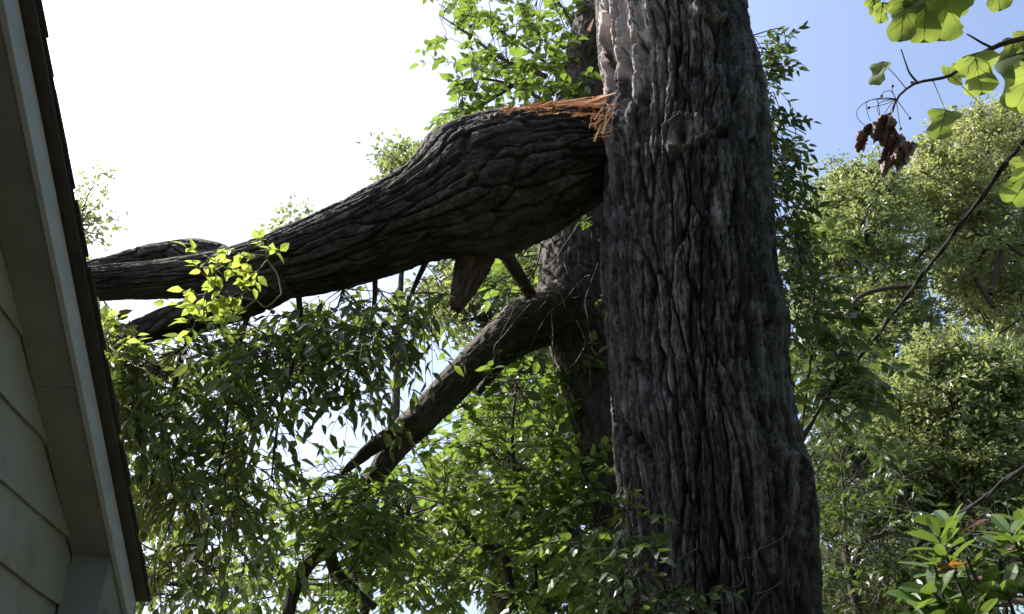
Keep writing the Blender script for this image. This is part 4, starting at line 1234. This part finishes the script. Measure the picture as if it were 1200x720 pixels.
    merged_leaves('crown', LEAF_W, Pn, frame_from(rng.normal(0, 1, (nn, 3)), np.array([0, 0, 1.0]) + rng.normal(0, .5, (nn, 3))), rng.uniform(.1, .16, nn), M['tulip_leaf'], o)
    # seed stalks fanning from the tip, each with its bud
    tip = (1050, 116)
    for i, l in enumerate([[tip, (1035, 115), (1016, 119), (1004, 130), (1006, 140), (1014, 148)], [tip, (1058, 127), (1065, 137)], [tip, (1053, 136), (1055, 149)], [tip, (1038, 122), (1020, 126)], [tip, (1046, 108), (1046, 103)], [tip, (1044, 107), (1036, 108), (1034, 111)], [tip, (1032, 120), (1028, 128), (1032, 138)], [tip, (1018, 118), (1016, 130), (1020, 142)], [tip, (1042, 125), (1036, 134), (1030, 140)], [tip, (1046, 126), (1042, 136)], [(1028, 116), (1030, 126), (1031, 136)]]):
        q = [pd(x, y, D + 0.006 * (i % 3)) for x, y in l]
        V, F = tube_np(q, np.linspace(0.0013, 0.0009, len(q)), 5, 14)
        sk_ = link('seed_stalk', mesh_np('seed_stalk', V, F, M['twig']), o)
        if i in (1, 2, 3, 4, 5):
            e = q[-1]; dd = unit(q[-1] - q[-2])
            V, F = tube_np([e, e + dd * .003, e + dd * .007, e + dd * .010], [0.001, 0.0042, 0.0046, 0.001], 8)
            link('seed_bud', mesh_np('seed_bud', V, F, M['dead_leaf']), sk_)
    # withered leaves: crumpled sheets hanging from the tip
    def withered(outline, fold_seed, amp):
        n = 22
        pts = np.array(outline, float)
        cx, cy = pts.mean(0)
        # polar sheet clipped to the outline
        ang = np.arctan2(pts[:, 1] - cy, pts[:, 0] - cx); od = np.argsort(ang)
        rad_ = np.hypot(pts[:, 0] - cx, pts[:, 1] - cy)
        aa = np.linspace(-math.pi, math.pi, 49)
        rr = np.interp(aa, np.concatenate([ang[od] - 2 * math.pi, ang[od], ang[od] + 2 * math.pi]), np.tile(rad_[od], 3))
        V = [pd(cx, cy, D)]; ks = np.linspace(0.14, 1, 9)
        for k in ks:
            for j in range(48):
                r_ = rr[j] * k * (1 + 0.34 * (vnoise(np.array([j * .9]), np.array([fold_seed * 3.1]))[0] - .5))
                x = cx + r_ * math.cos(aa[j]); y = cy + r_ * math.sin(aa[j])
                dz = amp * (fbm(np.array([x * .17 + fold_seed]), np.array([y * .07]), None, fold_seed, 4)[0] * 2.0 + 0.35 * math.sin(x * .45 + y * .2 + fold_seed))
                V.append(pd(x, y, D + dz))
        F = [(0, 1 + (j + 1) % 48, 1 + j) for j in range(48)]
        for i in range(8):
            for j in range(48):
                a = 1 + i * 48 + j; b = 1 + i * 48 + (j + 1) % 48
                F.append((a, b, b + 48, a + 48))
        # real thickness
        nv = len(V); V2 = [v + np.array([0, 0.0012, 0]) for v in V]
        Fb = [tuple(i + nv for i in f[::-1]) for f in F]
        e0 = 1 + 8 * 48
        Fr = [(e0 + j, e0 + (j + 1) % 48, e0 + (j + 1) % 48 + nv, e0 + j + nv) for j in range(48)]
        w_ = pydata('withered_leaf', V + V2, F + Fb + [f[::-1] for f in Fr], M['dead_leaf'], o)
    withered([(1046, 127), (1040, 134), (1031, 136), (1026, 143), (1019, 144), (1015, 154), (1021, 160), (1024, 168), (1030, 166), (1034, 173), (1041, 170), (1044, 158), (1049, 152), (1047, 138)], 3, 0.035)
    withered([(1018, 149), (1012, 148), (1009, 152), (1010, 159), (1005, 166), (1002, 174), (1006, 180), (1012, 179), (1010, 173), (1014, 168), (1017, 160)], 4, 0.03)
    withered([(1046, 145), (1052, 154), (1062, 166), (1076, 170), (1068, 182), (1058, 195), (1050, 202), (1048, 190), (1043, 178), (1044, 160)], 5, 0.05)
    withered([(1038, 172), (1046, 176), (1048, 188), (1042, 198), (1034, 208), (1032, 198), (1033, 184)], 8, 0.04)
overhead_branch()

# ------------------------------------------------------------------ shrub at the lower right
def shrub():
    rng = np.random.default_rng(91)
    base = np.array([1.55, 2.65, 0.0])
    o = thing('shrub', 'glossy leaved shrub with upright whorls and a few orange dying leaves', 'shrub', base)
    tips = [(1098, 628, 2.5), (1112, 612, 2.55), (1108, 650, 2.45), (1092, 655, 2.5), (1090, 690, 2.45), (1080, 700, 2.5), (1185, 625, 2.4), (1196, 640, 2.45), (1170, 640, 2.55), (1130, 660, 2.6), (1150, 690, 2.45), (1178, 690, 2.4), (1120, 705, 2.5), (1198, 690, 2.4), (1140, 720, 2.4), (1100, 730, 2.45), (1205, 610, 2.5), (1222, 660, 2.45)]
    V, F = leaf_template(0.36, 0.2, 0.12)
    # rounder blade with more points
    xs = np.array([0, .12, .3, .5, .7, .87, 1.0]); ws = np.array([0.02, .07, .145, .185, .19, .13, 0.0])
    mid = [(x, 0, -.10 * x * x) for x in xs]; l = [(x, w_, -.10 * x * x + .3 * w_) for x, w_ in zip(xs, ws)]; r = [(x, -w_, -.10 * x * x + .3 * w_) for x, w_ in zip(xs, ws)]
    tv = mid + l + r; tf = []
    for i in range(6):
        tf += [(i, i + 1, 7 + i + 1, 7 + i), (i, 14 + i, 14 + i + 1, i + 1)]
    me = {}
    for k in ('shrub_leaf', 'orange_leaf', 'dead_leaf'):
        m_ = bpy.data.meshes.new('leaf'); m_.from_pydata(tv, [], tf); m_.materials.append(M[k]); m_.update(); me[k] = m_
    root = np.array([1.55, 2.65, -0.05])
    hub = np.array([1.50, 2.60, 1.6])
    V, F = tube_np([root, (root + hub) / 2 + [0.03, 0, 0], hub], [0.03, 0.025, 0.02], 8, 16)
    link('stem', mesh_np('stem', V, F, M['twig']), o)
    for (x, y, Y) in tips:
        tp = at(x, y, Y)
        md = hub + (tp - hub) * 0.5 + rng.normal(0, 0.05, 3) + [0, 0, -0.05]
        pts, rr = spline([hub, md, tp], [0.013, 0.009, 0.004], 18)
        V, F = tube_np(pts, rr, 6)
        link('stem', mesh_np('stem', V, F, M['twig']), o)
        ax = unit(tp - md)
        nl = int(rng.integers(7, 11))
        a0 = rng.uniform(0, 6)
        e1 = unit(np.cross(ax, [0.3, 1, 0.1])); e2 = np.cross(ax, e1)
        for k in range(nl):
            a = a0 + k * 2.399
            el = 0.15 + 0.75 * k / nl
            d = (e1 * math.cos(a) + e2 * math.sin(a)) * math.cos(el) + ax * math.sin(el)
            kind = 'shrub_leaf'
            if k < 2 and rng.random() < 0.32: kind = 'orange_leaf' if rng.random() < .5 else 'dead_leaf'
            lf = bpy.data.objects.new('leaf', me[kind])
            Rm = frame_from(d[None], (ax + rng.normal(0, .25, 3))[None])[0]
            s = rng.uniform(0.075, 0.12) * (0.8 if k > nl - 3 else 1)
            mm = np.eye(4); mm[:3, :3] = Rm * s; mm[:3, 3] = tp - ax * 0.012 * (nl - k) * .5 - base
            lf.parent = o; lf.matrix_local = Matrix(mm.tolist()); COL.objects.link(lf)
shrub()

# ------------------------------------------------------------------ unseen trees right of and behind the viewer, added to cut sky light
def added_woodland():
    rng = np.random.default_rng(101)
    n = 420
    az = np.radians(rng.uniform(68, 232, n)); d = rng.uniform(8, 17, n)
    C = np.stack([np.sin(az) * d, np.cos(az) * d, rng.uniform(1.0, 14, n)], 1)
    per = 60
    P = np.repeat(C, per, 0) + rng.normal(0, 0.75, (n * per, 3))
    N = np.array([0, 0, 0.8]) + rng.normal(0, 0.6, (n * per, 3))
    V, F = FAR
    R = frame_from(rng.normal(0, 1, (n * per, 3)), N); S = rng.uniform(0.2, 0.4, n * per)
    X = np.einsum('nij,kj->nki', R * S[:, None, None], V) + P[:, None]
    FF = (F[None] + (np.arange(n * per) * 4)[:, None, None]).reshape(-1, 3)
    o = link('added_woodland', mesh_np('added_woodland', X.reshape(-1, 3), FF, M['oak_leaf'], False))
    tag(o, 'unseen green trees opposite the house, added to hold off sky light', 'added_woodland', None, 'stuff')
    for k in range(16):
        a = math.radians(68 + 164 * (k + 0.5) / 16 + rng.uniform(-3, 3)); dd = rng.uniform(9, 15)
        x, y = math.sin(a) * dd, math.cos(a) * dd
        V, F = tube_np([(x, y, -0.2), (x + rng.normal(0, .2), y, 5), (x + rng.normal(0, .4), y, 12)], [0.25, 0.18, 0.06], 9, 12)
        link('trunk', mesh_np('trunk', V, F, M['twig']), o)
added_woodland()

# ------------------------------------------------------------------ wires and their poles
def utilities():
    yaw = math.radians(2.8)
    c, s = math.cos(yaw), math.sin(yaw)
    rot = lambda x, y, z: np.array([c * x - s * y, s * x + c * y, z])
    r1 = ray(1200, 165); r2 = ray(1200, 548)
    p1 = r1 * (3.75 / r1[0]) + [0, 0, CAM_Z]; p2 = r2 * (3.75 / r2[0]) + [0, 0, CAM_Z]
    dirv = rot(0, 1, 0)
    mw = plain_mat('black_cable', (0.012, 0.012, 0.013), (0.035, 0.034, 0.036), 25, 0.8, 0.002, None, 0.1)
    wood = plain_mat('pole_wood', (0.10, 0.08, 0.065), (0.20, 0.17, 0.14), 10, 0.85, 0.004, (3, 3, 0.3))
    metal = plain_mat('pole_metal', (0.25, 0.25, 0.26), (0.35, 0.35, 0.36), 6, 0.5)
    ya, yb = -14.0, 26.0
    for nm, p, lab in (('cable', p1, 'upper black overhead cable slanting past the sunlit treetops'), ('cable', p2, 'lower black overhead cable running behind the glossy shrub')):
        t0 = (ya - p[1]) / dirv[1]; t1 = (yb - p[1]) / dirv[1]
        n = 60
        tt = np.linspace(t0, t1, n)
        sag = 0.25 * (1 - (2 * (tt - t0) / (t1 - t0) - 1) ** 2)
        tp = (0 - t0) / (t1 - t0); s0 = 0.25 * (1 - (2 * tp - 1) ** 2)
        P = p + dirv * tt[:, None]; P[:, 2] += s0 - sag
        b = Bag()
        b.tube(P, [0.015] * n, 6)
        # lashed second strand twisted round the first
        tq = np.linspace(t0, t1, 900); Q = p + dirv * tq[:, None]
        Q[:, 2] += s0 - 0.25 * (1 - (2 * (tq - t0) / (t1 - t0) - 1) ** 2)
        Q = Q + 0.016 * (np.cos(tq * 9)[:, None] * np.array([1, 0, 0]) + np.sin(tq * 9)[:, None] * np.array([0, 0, 1]))
        b.tube(Q, [0.011] * 900, 5)
        o = link(nm, b.mesh(nm, mw))
        tag(o, lab, 'cable', 'overhead cables')
    for yy, lab in ((ya, 'weathered wooden utility pole carrying two cables beside the lane'), (yb, 'wooden utility pole hidden behind the big trunk')):
        t1 = (yy - p1[1]) / dirv[1]
        q = p1 + dirv * t1
        x0, y0 = q[0] - 0.17, yy
        o = thing('utility_pole', lab, 'utility pole', (x0, y0, 0), 'utility poles')
        bag = Bag(); bag.tube([(x0, y0, -0.3), (x0, y0, 4), (x0, y0, 9.0)], [0.15, 0.14, 0.10], 14)
        link('shaft', bag.mesh('shaft', wood), o)
        V, F = box_np(x0 - 0.9, x0 + 0.9, y0 - 0.19, y0 - 0.105, 8.3, 8.42)
        pydata('crossarm', V, F, wood, o, 0.008)
        for z in (p1[2] + 0.15, p2[2] + 0.15):
            V, F = box_np(x0 + 0.09, x0 + 0.175, y0 - 0.02, y0 + 0.02, z - 0.03, z + 0.06)
            pydata('clamp', V, F, metal, o, 0.004)
        for xx in (-0.75, 0, 0.75):
            bag = Bag(); bag.tube([(x0 + xx, y0 - 0.147, 8.42), (x0 + xx, y0 - 0.147, 8.47), (x0 + xx, y0 - 0.147, 8.5), (x0 + xx, y0 - 0.147, 8.56)], [0.02, 0.045, 0.03, 0.01], 10)
            link('insulator', bag.mesh('insulator', metal), o)
utilities()

for ob in bpy.data.objects:
    if '_wb' in ob: del ob['_wb']
sc.cycles.max_bounces = 6
sc.cycles.diffuse_bounces = 3
sc.cycles.glossy_bounces = 2
sc.cycles.transmission_bounces = 4
tris = sum(len(m.polygons) for m in bpy.data.meshes)
print('script seconds', round(time.time() - T0, 1), 'objects', len(bpy.data.objects), 'faces', tris)
